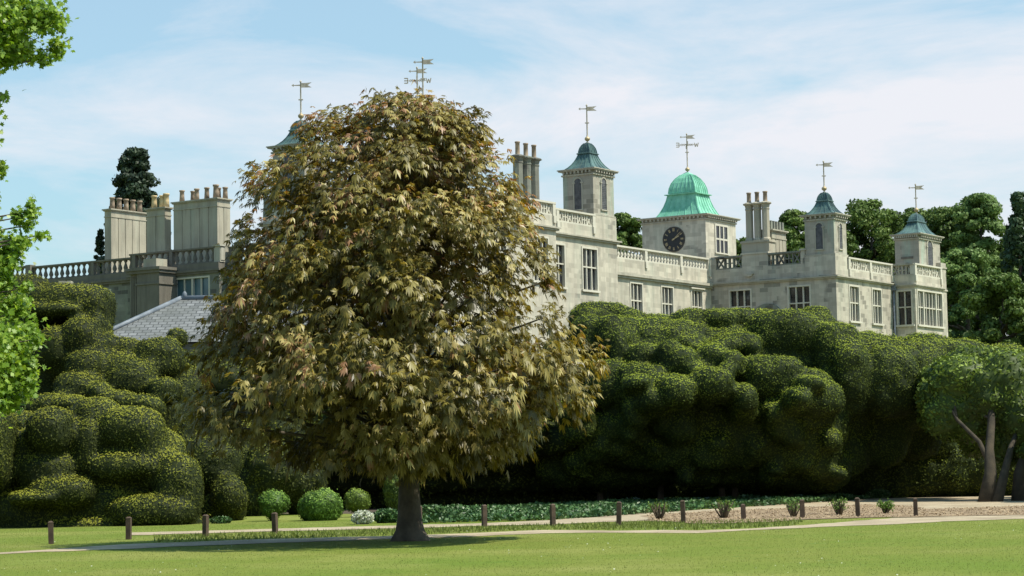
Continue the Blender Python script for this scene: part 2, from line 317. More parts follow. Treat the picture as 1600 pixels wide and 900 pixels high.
# ------------------------------------------------------------------ timber bollards
POSTS = [(80, 850, .56), (201, 843, .58), (321, 838, .57), (430, 834, .57), (655, 823, .60), (757, 823, .62), (864, 822, .62), (967, 821, .66), (1068, 817, .64), (1162, 812, .46), (1254, 810, .56), (1341, 808, .58), (1431, 807, .54)]
PLAB = ['leftmost of all the dark timber bollards, by the left topiary', 'dark timber bollard second from the left, before the left topiary', 'dark timber bollard third from the left, right of the big topiary mound',
        'dark timber bollard in front of the first round clipped bush', 'dark timber bollard half hidden behind the chestnut trunk', 'first dark timber bollard to the right of the chestnut trunk',
        'second dark timber bollard to the right of the chestnut trunk', 'dark timber bollard just left of the first pruned shrub', 'dark timber bollard between the first and second pruned shrubs',
        'short dark timber bollard right of the second pruned shrub', 'dark timber bollard touching the third pruned shrub', 'dark timber bollard between the fourth and fifth pruned shrubs', 'rightmost dark timber bollard at the edge of the tree shade']
for (px, py, h), lab in zip(POSTS, PLAB):
    p = G(px, py); m = MB(); w = .062
    R = [[(sx * w * s, sy * w * s, z) for sx, sy in ((-1, -1), (1, -1), (1, 1), (-1, 1))] for s, z in ((1, -.1), (1, h - .05), (1.04, h - .05), (1.04, h - .035), (.45, h))]
    m.rings(R, False); o = m.build('bollard', M['wood'], label=lab, cat='bollard', group='timber bollards along the path')
    o.location = (p.x, p.y, 0); o.rotation_euler = (random.uniform(-.03, .03), random.uniform(-.04, .04), random.uniform(-.5, .5))

# ------------------------------------------------------------------ the house (local x = u, y = v)
HO = (21.173, 140.0, 0.0)
H = empty('country_house', HO, math.pi / 2 - YAW, 'pale limestone country house with turrets, green copper clock tower, balustrades and chimneys', 'house')

def pt(face, c, a, d, z): return (c - d, a, z) if face == 'u' else (a, c - d, z)
def fbox(m, face, c, a0, a1, d0, d1, z0, z1):
    p, q = pt(face, c, a0, d0, z0), pt(face, c, a1, d1, z1)
    m.box(min(p[0], q[0]), min(p[1], q[1]), min(p[2], q[2]), max(p[0], q[0]), max(p[1], q[1]), max(p[2], q[2]))
def fprism(m, face, c, poly, d0, d1): m.prism([pt(face, c, a, d0, z) for a, z in poly], [pt(face, c, a, d1, z) for a, z in poly])

def wallface(m, face, c, a0, a1, z0, z1, ops=(), rev=.32):
    xs = sorted({a0, a1} | {o[0] for o in ops} | {o[1] for o in ops}); zs = sorted({z0, z1} | {o[2] for o in ops} | {o[3] for o in ops})
    for i in range(len(xs) - 1):
        for k in range(len(zs) - 1):
            x, z = (xs[i] + xs[i + 1]) / 2, (zs[k] + zs[k + 1]) / 2
            if any(o[0] < x < o[1] and o[2] < z < o[3] for o in ops): continue
            m.poly([pt(face, c, xs[i], 0, zs[k]), pt(face, c, xs[i + 1], 0, zs[k]), pt(face, c, xs[i + 1], 0, zs[k + 1]), pt(face, c, xs[i], 0, zs[k + 1])])
    for (p, q, r, s) in ops:
        for A, B in (((p, r), (p, s)), ((q, r), (q, s)), ((p, r), (q, r)), ((p, s), (q, s))):
            m.poly([pt(face, c, A[0], 0, A[1]), pt(face, c, B[0], 0, B[1]), pt(face, c, B[0], -rev, B[1]), pt(face, c, A[0], -rev, A[1])])
def window(face, c, op, cols, transoms, thick=None, glass='glass', hood=False):
    a0, a1, z0, z1 = op; m = MB(); w = .075
    fbox(m, face, c, a0 - w, a0 + .04, -.25, .05, z0 - .02, z1 + w); fbox(m, face, c, a1 - .04, a1 + w, -.25, .05, z0 - .02, z1 + w)
    fbox(m, face, c, a0 + .04, a1 - .04, -.25, .047, z1 - .04, z1 + w)
    fbox(m, face, c, a0 - .16, a1 + .16, -.25, .13, z0 - .13, z0 - .002)
    if hood: fbox(m, face, c, a0 - .2, a1 + .2, .001, .16, z1 + w, z1 + w + .08)
    for i in range(1, cols):
        x = a0 + (a1 - a0) * i / cols; hw = .07 if thick and i in thick else .042
        fbox(m, face, c, x - hw, x + hw, -.2, -.03 if not (thick and i in thick) else .03, z0, z1 - .041)
    for zt in transoms: fbox(m, face, c, a0 + .041, a1 - .041, -.19, -.018, zt - .04, zt + .04)
    o = m.build('window', M['frame'], H); g_ = MB()
    g_.poly([pt(face, c, a0, -.16, z0), pt(face, c, a1, -.16, z0), pt(face, c, a1, -.16, z1), pt(face, c, a0, -.16, z1)])
    g_.build('pane', M[glass], o); return o
def mass(name, u0, u1, v0, v1, z1, opu=(), opv=(), mat='stone', z0=0, cuts=None):
    m = MB(); wallface(m, 'u', u0, v0, v1, z0, z1, opu); wallface(m, 'v', v0, u0, u1, z0, z1, opv)
    m.poly([(u1, v0, z0), (u1, v1, z0), (u1, v1, z1), (u1, v0, z1)]); m.poly([(u1, v1, z0), (u0, v1, z0), (u0, v1, z1), (u1, v1, z1)])
    m.poly([(u0, v0, z1), (u1, v0, z1), (u1, v1, z1), (u0, v1, z1)]); return m.build(name, M[mat], H)
def cornice(u0, u1, v0, v1, z, h=.17, d=.22, mat='stone_trim'):
    m = MB(); m.box(u0 - d, v0 - d, z, u1 + d, v1 + d, z + h * .45); m.box(u0 - d * .6, v0 - d * .6, z - h * .55, u1 + d * .6, v1 + d * .6, z + .004)
    return m.build('cornice', M[mat], H)

def balustrade(face, c, a0, a1, z0, z1, kind, piers=(), mat='stone_trim', corb=True, endpiers=True, sp_=.40, fat=1.0):
    m = MB(); T0, T1 = -.28, -.04; h = z1 - z0
    fbox(m, face, c, a0, a1, -.32, .0, z0, z0 + .09); fbox(m, face, c, a0 - .02, a1 + .02, -.38, .07, z1 - .11, z1); fbox(m, face, c, a0, a1, -.3, -.02, z1 - .16, z1 - .112)
    ps = sorted(set(list(piers) + ([a0 + .14, a1 - .14] if endpiers else [])))
    for p in ps:
        fbox(m, face, c, p - .15, p + .15, -.34, .055, z0 + .005, z1 - .115)
        if corb: fprism(m, face, c, [(p - .12, z0 - .42), (p + .12, z0 - .42), (p + .15, z0 - .001), (p - .15, z0 - .001)], -.02, .10)
    ed = ([a0] + list(ps) + [a1]) if not endpiers else ps
    for i in range(len(ed) - 1):
        s, e = ed[i] + (.15 if ed[i] in ps else 0), ed[i + 1] - (.15 if ed[i + 1] in ps else 0)
        if e - s < .2: continue
        lo_, hi = z0 + .09, z1 - .16
        if kind == 'turned':
            n = max(2, round((e - s) / sp_))
            for k in range(n):
                a = s + (k + .5) * (e - s) / n; x, y, _ = pt(face, c, a, -.16, 0); H_ = hi - lo_
                m.lathe(x, y, [(r_b * fat, lo_ + q_ * H_) for r_b, q_ in ((.10, 0), (.10, .06), (.06, .1), (.125, .32), (.11, .45), (.055, .72), (.065, .85), (.10, .9), (.10, 1))], 7)
        else:
            n = max(2, round((e - s) / .58)); dx = (e - s) / n; bw = .042
            for k in range(n + 1):
                a = s + k * dx; fbox(m, face, c, max(s, a - .05), min(e, a + .05), T0, T1, lo_, hi)
            for k in range(n):
                A0, A1 = s + k * dx + .05, s + (k + 1) * dx - .05; mid = (A0 + A1) / 2
                if k % 2 == 0:
                    fprism(m, face, c, [(A0, lo_), (A0 + bw * 2, lo_), (A1, hi), (A1 - bw * 2, hi)], T0 + .02, T1 - .02)
                    fprism(m, face, c, [(A1, lo_), (A1 - bw * 2, lo_), (A0, hi), (A0 + bw * 2, hi)], T0 + .03, T1 - .03)
                else:
                    fbox(m, face, c, mid - .045, mid + .045, T0, T1, lo_, hi)
                    fbox(m, face, c, A0, A1, T0 + .02, T1 - .02, (lo_ + hi) / 2 - .03, (lo_ + hi) / 2 + .03)
    return m.build('balustrade', M[mat], H)

# --- weathervane (arms lie east-west in world)
ca, sa = math.cos(-(math.pi / 2 - YAW)), math.sin(-(math.pi / 2 - YAW))
def vane(par, cx, cy, z0, z1, letters=False):
    m = MB(); h = z1 - z0
    def E(x, z, t=0): return (cx + x * ca - t * sa, cy + x * sa + t * ca, z)
    m.lathe(cx, cy, [(.16, z0 - .05), (.05, z0 + .06), (.05, z0 + .10), (.14, z0 + .2), (.15, z0 + .27), (.07, z0 + .36), (.045, z0 + .5), (.045, z0 + h * .5), (.035, z1 - .1), (.06, z1 - .08), (.06, z1 - .03), (.01, z1 + .04)], 8)
    def bar(pts, t=.02): m.prism([E(x, z, -t) for x, z in pts], [E(x, z, t) for x, z in pts])
    zf = z1 - .26; bar([(.02, zf - .13), (.62, zf - .13), (.46, zf - .03), (.40, zf), (.46, zf + .05), (.62, zf + .16), (.3, zf + .13), (.02, zf + .13)])   # swallow-tailed banner
    bar([(-.42, zf - .02), (0, zf - .04), (0, zf + .04), (-.42, zf + .02)]); bar([(-.52, zf), (-.40, zf - .09), (-.40, zf + .09)]); 
    zc = z0 + h * .52; bar([(-.13, zc - .03), (.13, zc - .03), (.13, zc + .03), (-.13, zc + .03)], .05)
    o = m.build('weathervane', M['vane'], par); gm = MB()
    gm.lathe(cx, cy, [(.04, z0 + .08), (.15, z0 + .16), (.18, z0 + .24), (.15, z0 + .32), (.04, z0 + .40)], 10)
    if letters:
        zl = z1 - .85; r = .62
        lm = MB()
        def lb(pts, fx, t=.02):
            lm.prism([fx(x, z, -t) for x, z in pts], [fx(x, z, t) for x, z in pts])
        def ns(x, z, t=0): return (cx + t * ca - x * sa, cy + t * sa + x * ca, z)
        for fx in (E, ns): lb([(-r + .08, zl - .02), (r - .08, zl - .02), (r - .08, zl + .02), (-r + .08, zl + .02)], fx)
        s = .15
        def seg(fx, x0, z0_, x1, z1_, w=.032):
            dx, dz = x1 - x0, z1_ - z0_; l = math.hypot(dx, dz); nx, nz = -dz / l * w, dx / l * w
            lb([(x0 - nx, z0_ - nz), (x1 - nx, z1_ - nz), (x1 + nx, z1_ + nz), (x0 + nx, z0_ + nz)], fx)
        X0 = r + .08                                        # W on the right
        for a, b_, c_, d_ in ((-s, s, -s / 2, -s), (-s / 2, -s, 0, s * .6), (0, s * .6, s / 2, -s), (s / 2, -s, s, s)): seg(E, X0 + a, zl + b_, X0 + c_, zl + d_)
        X1 = -r - .06                                       # E on the left, seen from behind
        seg(E, X1 + .1, zl - s, X1 + .1, zl + s)
        for q in (-s, 0, s): seg(E, X1 + .1, zl + q, X1 - .12, zl + q)
        for a, b_, c_, d_ in ((-s, -s, -s, s), (-s, s, s, -s), (s, -s, s, s)): seg(ns, -r - .1 + a * .8, zl + b_, -r - .1 + c_ * .8, zl + d_)
        for a, b_, c_, d_ in ((s, s, -s, s), (-s, s, -s, 0), (-s, 0, s, 0), (s, 0, s, -s), (s, -s, -s, -s)): seg(ns, r + .1 + a * .7, zl + b_, r + .1 + c_ * .7, zl + d_)
        for sx in (-1, 1):                                  # scrolls on the arms
            for k in range(3):
                th = [i * math.pi / 5 for i in range(9)]; c0 = sx * (.16 + k * .12)
                for fx in (E, ns):
                    for i in range(8): seg(fx, c0 + .07 * math.cos(th[i]), zl + .07 * math.sin(th[i]), c0 + .07 * math.cos(th[i + 1]), zl + .07 * math.sin(th[i + 1]), .014)
        lm.build('compass_letters', M['vane'], par)
    gm.build('gilt_ball', M['gold'], par)

PROF = [(0, 1.02), (.03, .93), (.10, .80), (.20, .66), (.33, .53), (.47, .43), (.57, .375)]
PROF2 = [(.60, .375), (.70, .355), (.80, .31), (.89, .235), (.96, .14), (1.0, .04)]
CPROF = [(0, .74), (.03, .70), (.12, .62), (.25, .535), (.38, .475), (.50, .44)]
CPROF2 = [(.535, .425), (.65, .405), (.76, .355), (.86, .27), (.94, .16), (1.0, .04)]
def seams(m, cx, cy, hx, hy, prof, z0, h, ts, w=.022):
    for i in range(len(prof) - 1):
        (f0, r0), (f1, r1) = prof[i], prof[i + 1]
        for sgn in (1, -1):
            for tt in ts:
                for ax in (0, 1):
                    def q(r, f, o_, e):
                        rr = r + e / max(hx, .5)
                        return (cx + (sgn * rr * hx if ax == 0 else r * hx * tt + o_), cy + (sgn * rr * hy if ax == 1 else r * hy * tt + o_), z0 + f * h + e * .3)
                    m.prism([q(r0, f0, -w, -.01), q(r0, f0, w, -.01), q(r1, f1, w, -.01), q(r1, f1, -w, -.01)], [q(r0, f0, -w, .03), q(r0, f0, w, .03), q(r1, f1, w, .03), q(r1, f1, -w, .03)])
def turret(u0, u1, v0, v1, zb, ze, zd, zv, mat='stone_turret', roof='copper_dark', profs=(PROF, PROF2), arch=True, blindu=False, string=True, letters=False, name='turret', over=.27):
    cx, cy, hx, hy = (u0 + u1) / 2, (v0 + v1) / 2, (u1 - u0) / 2, (v1 - v0) / 2
    m = MB(); m.box(u0, v0, zb, u1, v1, ze - .12)
    T = m.build(name, M[mat], H)
    k = MB()
    if string: k.box(u0 - .07, v0 - .07, zb + .001, u1 + .07, v1 + .07, zb + .09)
    k.box(u0 - .08, v0 - .08, ze - .42, u1 + .08, v1 + .08, ze - .32)
    k.box(u0 - over * .8, v0 - over * .8, ze - .13, u1 + over * .8, v1 + over * .8, ze - .06); k.box(u0 - over, v0 - over, ze - .06, u1 + over, v1 + over, ze)
    nb = max(5, round(hx * 2 / .30))
    for i in range(nb):                                     # modillions
        f = (i + .5) / nb
        k.box(u0 + f * 2 * hx - .055, v0 - over * .7, ze - .28, u0 + f * 2 * hx + .055, v0, ze - .131); k.box(u0 - over * .7, v0 + f * 2 * hy - .055, ze - .28, u0, v0 + f * 2 * hy + .055, ze - .131)
    k.build('cornice', M['stone_trim'], T)
    r = MB(); h = zd - ze; A, B = profs; zc = ze + A[-1][0] * h
    r.sq(cx, cy, [(p, ze + f * h + .002) for f, p in A], hx, hy)
    cw = A[-1][1] + .055; r.sq(cx, cy, [(cw * .95, zc - .02), (cw * 1.04, zc + .01), (cw * 1.04, zc + .06), (cw * .9, zc + .09)], hx, hy)
    r.sq(cx, cy, [(p, ze + f * h) for f, p in B], hx, hy)
    ts = (-.97, -.45, 0, .45, .97) if roof != 'copper_green' else (-.98, -.66, -.33, 0, .33, .66, .98)
    seams(r, cx, cy, hx, hy, A, ze, h, ts); seams(r, cx, cy, hx, hy, B[:-1], ze, h, ts)
    r.build('turret_roof', M[roof], T)
    vane(T, cx, cy, zd - .02, zv, letters)
    if arch:
        for face, c, a, hw in (('u', u0, cy, hy * .24), ('v', v0, cx, hx * .24)):
            zz0, zz1 = zb + .42, ze - .85
            def archp(w, top=0): return [(a - w, zz0)] + [(a + w, zz0)] + [(a + w * math.cos(t_), zz1 + w * math.sin(t_)) for t_ in np.linspace(0, math.pi, 9)]
            if blindu and face == 'u':
                q = MB(); zz0 = zb + .05; zz1 = zb + .55
                for w_, d_ in ((hw * 1.5, .05),):
                    for s_, e_ in ((-1, -.75), (.75, 1)): fbox(q, face, c, a + s_ * w_, a + e_ * w_, .0, d_, zz0, zz1)
                    th = np.linspace(0, math.pi, 9)
                    for i in range(8): fprism(q, face, c, [(a + w_ * math.cos(th[i]), zz1 + w_ * math.sin(th[i])), (a + w_ * math.cos(th[i + 1]), zz1 + w_ * math.sin(th[i + 1])), (a + w_ * .75 * math.cos(th[i + 1]), zz1 + w_ * .75 * math.sin(th[i + 1])), (a + w_ * .75 * math.cos(th[i]), zz1 + w_ * .75 * math.sin(th[i]))], 0, d_)
                fbox(q, face, c, a - .45, a + .45, 0, .06, zb + 1.15, zb + 1.3)
                q.build('blind_arch', M['stone_dark'], T); continue
            q = MB(); P0 = archp(hw * 1.28); P1 = archp(hw)
            fr = MB(); n_ = len(P0)
            for i in range(1, n_ - 0):
                j = (i + 1) % n_
                fprism(fr, face, c, [P0[i], P0[j], P1[j], P1[i]], -.01, .05)
            for s_ in (-1, 1): fbox(fr, face, c, a + s_ * hw * 1.15 - .1, a + s_ * hw * 1.15 + .1, 0, .075, zz1 - .06, zz1 + .03)
            fbox(fr, face, c, a - hw * 1.4, a + hw * 1.4, 0, .08, zz0 - .08, zz0 - .002)
            fr.build('arch_surround', M['stone_trim'], T)
            fprism(q, face, c, P1, -.01, .012)
            zz = zz0 + .06
            while zz < zz1: fbox(q, face, c, a - hw * .97, a + hw * .97, .0125, .03, zz, zz + .035); zz += .11
            q.build('louvre', M['louvre'], T)
    return T

# --- right (east) block: u 0..9.14, v 0..9.23, cornice 13.6, parapet to 15.08
Wz = (10.82, 13.15); Tz = [12.03]
opu = [(1.88, 3.46, *Wz), (6.24, 7.83, *Wz)]; opv = [(1.98, 3.46, *Wz), (5.6, 7.08, *Wz)]
lowu = [(a, b_, 5.0, 8.4) for a, b_, _, _ in opu]; lowv = [(a, b_, 5.0, 8.4) for a, b_, _, _ in opv]
mass('wall', 0, 9.14, 0, 22, 14.05, opu, opv, 'stone_patchy')
for o_ in opu: window('u', 0, o_, 3, Tz)
for o_ in opv: window('v', 0, o_, 3, Tz)
cornice(0, 9.0, 0, 9.1, 13.62)
# dark face parapet, two pierced lengths, solid between
m = MB(); m.box(.0, .0, 14.05, .4, 2.35, 15.0); m.box(0, 2.35, 14.05, .4, 9.2, 14.62); m.box(0, 4.9, 14.62, .4, 6.85, 15.5); m.box(0, 2.2, 14.62, .4, 2.5, 15.5); m.box(0, 8.8, 14.62, .4, 9.2, 15.5)
m.box(-.06, 2.1, 15.5, .46, 2.55, 15.62); m.box(-.06, 4.85, 15.5, .46, 6.9, 15.62)
m.box(0, 0, 15.0, 1.97, 2.17, 15.09); m.box(.4, 0, 14.05, 1.8, .4, 15.0)
fprism(m, 'u', 0, [(6.1, 14.02), (6.45, 14.02), (6.6, 14.2), (5.95, 14.2)], .0, .2)
m.build('parapet', M['stone'], H)
balustrade('u', 0, 2.5, 4.9, 14.62, 15.5, 'strap', endpiers=False, corb=False, mat='stone_old'); balustrade('u', 0, 6.85, 8.85, 14.62, 15.5, 'strap', endpiers=False, corb=False, mat='stone_old')
m = MB(); m.box(1.8, 0, 14.05, 9.1, .4, 14.22); m.build('parapet', M['stone'], H)
balustrade('v', 0, 1.97, 9.14, 14.22, 15.05, 'strap', piers=[5.5], mat='frame')
# arched pediment over a hidden door on the dark face
m = MB()
for i in range(10):
    t0, t1 = math.pi * (.12 + .76 * i / 10), math.pi * (.12 + .76 * (i + 1) / 10)
    fprism(m, 'u', 0, [(5.0 + .95 * math.cos(t0), 11.5 + .62 * math.sin(t0)), (5.0 + .95 * math.cos(t1), 11.5 + .62 * math.sin(t1)), (5.0 + .7 * math.cos(t1), 11.4 + .45 * math.sin(t1)), (5.0 + .7 * math.cos(t0), 11.4 + .45 * math.sin(t0))], 0, .18)
fbox(m, 'u', 0, 4.1, 5.9, 0, .14, 11.45, 11.58); m.build('pediment', M['stone_old'], H)
turret(.06, 1.97, .07, 2.17, 15.09, 17.82, 19.38, 21.45)
# drainpipe at the bay
m = MB(); m.lathe(8.98, -.12, [(.07, 4), (.07, 13.3)], 8); m.box(8.8, -.28, 13.2, 9.13, -.01, 13.5); m.build('drainpipe', M['lead'], H)

# --- projecting bay at the far right
ob = [(9.48, 13.82, 10.82, 13.18)]; obu = [(-1.36, -.3, 10.82, 13.15)]
mass('bay', 9.14, 14.15, -1.62, 9.0, 14.05, obu, ob)
window('v', -1.62, ob[0], 8, Tz, thick=(2, 6)); window('u', 9.14, obu[0], 2, Tz)
cornice(9.14, 14.15, -1.62, 8.9, 13.5, .16, .16)
m = MB(); m.box(9.14, -1.62, 14.05, 14.2, -1.22, 14.2); m.box(9.14, -1.22, 14.05, 9.54, 0.2, 14.2); m.build('parapet', M['stone'], H)
balustrade('v', -1.62, 9.16, 13.95, 14.2, 15.03, 'strap', mat='frame'); balustrade('u', 9.14, -1.55, .1, 14.2, 15.03, 'strap', mat='stone_trim', endpiers=False, corb=False)
m = MB(); m.box(14.15, -1.5, 0, 15.05, -.1, 15.4); m.box(14.1, -1.56, 13.4, 15.13, -.1, 13.52); m.box(14.1, -1.56, 15.0, 15.13, -.1, 15.1); m.build('buttress', M['stone'], H)
turret(11.2, 13.2 + 1.75, -2.05 + .9, .65, 14.4, 17.3, 18.92, 20.98, blindu=True, string=False)

# --- recessed lit wing (v = 9.23), u -13.5..0
ow = [(-10.82, -9.33, *Wz), (-6.84, -5.33, *Wz), (-2.82, -1.33, *Wz)]
mass('wall', -13.3, -.001, 9.23, 22, 14.6, (), ow)
for o_ in ow: window('v', 9.23, o_, 3, Tz, hood=(o_ is ow[2]))
m = MB(); m.box(-13.4, 8.98, 13.52, -.02, 9.229, 13.7); m.box(-13.4, 9.08, 13.38, -.02, 9.229, 13.52); m.build('cornice', M['stone_trim'], H)
balustrade('v', 9.23, -13.3, -.1, 14.6, 15.43, 'turned', piers=[-8.75, -4.1], mat='frame')
m = MB(); m.lathe(-7.5, 13.4, [(.1, 14.5), (.1, 16.6), (.24, 16.62), (.22, 16.75), (.02, 16.8)], 8); m.build('roof_vent', M['render'], H); m = MB(); m.lathe(-6.6, 15.2, [(.14, 14.5), (.14, 16.9), (.3, 16.95), (.02, 17.1)], 8); m.build('roof_vent', M['render'], H)

# --- tall main block (v = 8.6), u -22.6..-13.5, cornice 15.45, coping 17.0
ot = [(-17.58, -15.85, 12.28, 14.84), (-21.4, -19.6, 12.28, 14.84)]
mass('wall', -23.2, -13.4, 8.6, 22, 16.2, (), ot)
for o_ in ot: window('v', 8.6, o_, 3, [13.68])
cornice(-23.2, -13.4, 8.6, 21.9, 15.44, .2, .24)
m = MB(); m.box(-16.03, 8.6, 16.2, -13.42, 9.0, 16.98); m.build('parapet', M['stone'], H)
balustrade('v', 8.6, -22.8, -16.0, 16.2, 17.0, 'strap', piers=[-20.3, -16.15], mat='frame', endpiers=False)
turret(-16.0, -13.55, 8.66, 10.85, 16.98, 19.92, 21.72, 24.1)
# projecting front to its left, mostly behind the chestnut
op = [(-25.2, -23.6, 12.28, 14.84), (-29.5, -28, 12.28, 14.84), (-33.5, -32, 12.28, 14.84)]; opw = [(9.5, 11.2, 12.28, 14.84), (15, 16.7, 12.28, 14.84)]
mass('wall', -35.8, -22.7, 7.2, 18.4, 16.2, opw, op)
for o_ in op: window('v', 7.2, o_, 3, [13.68])
for o_ in opw: window('u', -35.8, o_, 3, [13.68])
cornice(-35.8, -22.7, 7.2, 18.4, 15.44, .2, .24)
balustrade('v', 7.2, -35.7, -22.75, 16.2, 17.0, 'strap', piers=[-27, -31], mat='frame'); balustrade('u', -35.8, 7.3, 18.3, 16.2, 17.0, 'strap', piers=[11, 15], mat='stone_old')
turret(-34.6, -32.3, 7.7, 10.0, 16.98, 19.92, 21.72, 24.2); turret(-35.2, -32.9, 15.85, 18.15, 16.98, 19.95, 21.5, 23.75)
# hidden lantern carrying the lettered vane behind the tree
turret(-24.6, -20.4, 15.1, 19.3, 16.2, 20.0, 22.9, 26.25, roof='copper_green', profs=(CPROF, CPROF2), letters=True, name='lantern', arch=False)
# west range, dark side
owb = [(38.5, 43.9, 13.62, 14.97), (38.5, 43.9, 11.2, 13.3)]; oww = [(49.2, 50.6, 12.3, 14.78), (53.5, 54.9, 12.3, 14.78)]
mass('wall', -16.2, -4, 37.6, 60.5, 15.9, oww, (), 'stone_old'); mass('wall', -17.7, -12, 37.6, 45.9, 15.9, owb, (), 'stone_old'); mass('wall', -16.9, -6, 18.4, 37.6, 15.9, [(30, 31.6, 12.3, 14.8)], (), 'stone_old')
window('u', -16.9, (30, 31.6, 12.3, 14.8), 3, [13.68])
for o_ in owb: window('u', -17.7, o_, 7, [], thick=(2, 5), glass='glass_blue')
for o_ in oww: window('u', -16.2, o_, 3, [13.6])
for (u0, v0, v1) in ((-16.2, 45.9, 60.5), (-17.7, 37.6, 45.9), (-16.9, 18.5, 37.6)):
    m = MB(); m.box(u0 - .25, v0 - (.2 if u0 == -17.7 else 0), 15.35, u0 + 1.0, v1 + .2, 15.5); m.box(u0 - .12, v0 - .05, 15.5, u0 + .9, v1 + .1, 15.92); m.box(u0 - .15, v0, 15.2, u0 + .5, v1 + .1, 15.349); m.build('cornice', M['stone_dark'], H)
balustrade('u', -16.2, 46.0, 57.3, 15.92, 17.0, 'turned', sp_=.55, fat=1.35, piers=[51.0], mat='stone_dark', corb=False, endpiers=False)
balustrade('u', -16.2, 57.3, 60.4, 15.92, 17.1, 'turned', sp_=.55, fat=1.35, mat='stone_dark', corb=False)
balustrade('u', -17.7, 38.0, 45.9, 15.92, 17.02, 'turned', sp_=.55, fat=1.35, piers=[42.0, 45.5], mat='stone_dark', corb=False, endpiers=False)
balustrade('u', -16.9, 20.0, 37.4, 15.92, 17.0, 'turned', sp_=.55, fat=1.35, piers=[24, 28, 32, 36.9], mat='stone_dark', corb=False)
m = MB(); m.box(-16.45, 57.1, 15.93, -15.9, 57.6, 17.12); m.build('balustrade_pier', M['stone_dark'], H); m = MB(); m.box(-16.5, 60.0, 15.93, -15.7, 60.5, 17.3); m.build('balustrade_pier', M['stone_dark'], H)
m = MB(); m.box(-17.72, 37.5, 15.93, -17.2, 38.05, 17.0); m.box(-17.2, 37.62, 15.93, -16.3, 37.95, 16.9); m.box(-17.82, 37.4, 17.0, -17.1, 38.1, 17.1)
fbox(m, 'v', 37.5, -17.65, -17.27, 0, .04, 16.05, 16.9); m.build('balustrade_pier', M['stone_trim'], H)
# big sooty pier in front of the west range
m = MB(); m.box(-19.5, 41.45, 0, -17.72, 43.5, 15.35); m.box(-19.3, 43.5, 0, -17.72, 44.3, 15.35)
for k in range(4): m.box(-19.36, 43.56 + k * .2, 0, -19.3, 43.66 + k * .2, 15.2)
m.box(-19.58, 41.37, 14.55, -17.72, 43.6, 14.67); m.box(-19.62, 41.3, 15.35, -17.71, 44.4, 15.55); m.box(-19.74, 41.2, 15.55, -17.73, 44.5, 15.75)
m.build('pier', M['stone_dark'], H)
m = MB(); m.box(-19.3, 41.9, 15.75, -18.2, 43.1, 16.35); m.build('pier_block', M['render'], H)

# --- chimney stacks
def stack(u0, u1, v0, v1, z0, z1, nu, nv, pots, potmat='pot', ph=.78, mat='render'):
    m = MB(); m.box(u0 + .04, v0 + .04, z0, u1 - .04, v1 - .04, z1 - .5)
    g_ = .035
    for i in range(nu):                                      # panels on the lit face, grooves between
        a, b_ = u0 + (u1 - u0) * i / nu, u0 + (u1 - u0) * (i + 1) / nu
        m.box(a + (g_ if i else 0), v0, z0, b_ - (g_ if i < nu - 1 else 0), v0 + .1, z1 - .62)
    for i in range(nv):
        a, b_ = v0 + (v1 - v0) * i / nv, v0 + (v1 - v0) * (i + 1) / nv
        m.box(u0, a + (g_ if i else .101), z0, u0 + .1, b_ - (g_ if i < nv - 1 else 0), z1 - .62)
    m.box(u0 - .04, v0 - .04, z1 - .619, u1 + .04, v1 + .04, z1 - .53); m.box(u0, v0, z1 - .529, u1, v1, z1 - .16)
    m.box(u0 - .08, v0 - .08, z1 - .159, u1 + .08, v1 + .08, z1 - .09); m.box(u0 - .15, v0 - .15, z1 - .089, u1 + .15, v1 + .15, z1)
    c = m.build('chimney_stack', M[mat], H)
    for (a, b_, s) in pots:
        q = MB(); q.lathe(a, b_, [(.2 * s, z1 - .01), (.17 * s, z1 + ph * s * .5), (.155 * s, z1 + ph * s * .86), (.2 * s, z1 + ph * s * .88), (.2 * s, z1 + ph * s), (.13 * s, z1 + ph * s), (.12 * s, z1 + ph * s * .8)], 10)
        q.build('chimney_pot', M[potmat], c)
    return c
stack(-14.75, -11.1, 50.54, 51.2, 15.9, 20.9, 5, 1, [(-14.3 + i * .72, 50.87, 1.05) for i in range(5)], ph=.85)
stack(-14.75, -14.12, 45.28, 47.05, 15.9, 20.6, 1, 2, [(-14.43, 46.6, 1.1), (-14.43, 45.85, 1.05), (-14.3, 45.55, 1.2)], 'pot_buff', .85)
stack(-14.75, -13.39, 40.33, 44.45, 15.9, 20.85, 2, 5, [(-14.4, 43.95, 1), (-14.1, 43.2, .9), (-14.4, 42.55, 1.0), (-14.4, 41.6, 1), (-13.9, 40.95, .98), (-14.4, 40.75, 1.15), (-13.7, 40.5, 1)], ph=.85)
stack(-12.6, -11.9, 33.8, 36.6, 15.9, 20.3, 1, 3, [(-12.2, 34.2, 1), (-12.2, 35.2, 1), (-12.2, 36.1, 1)])
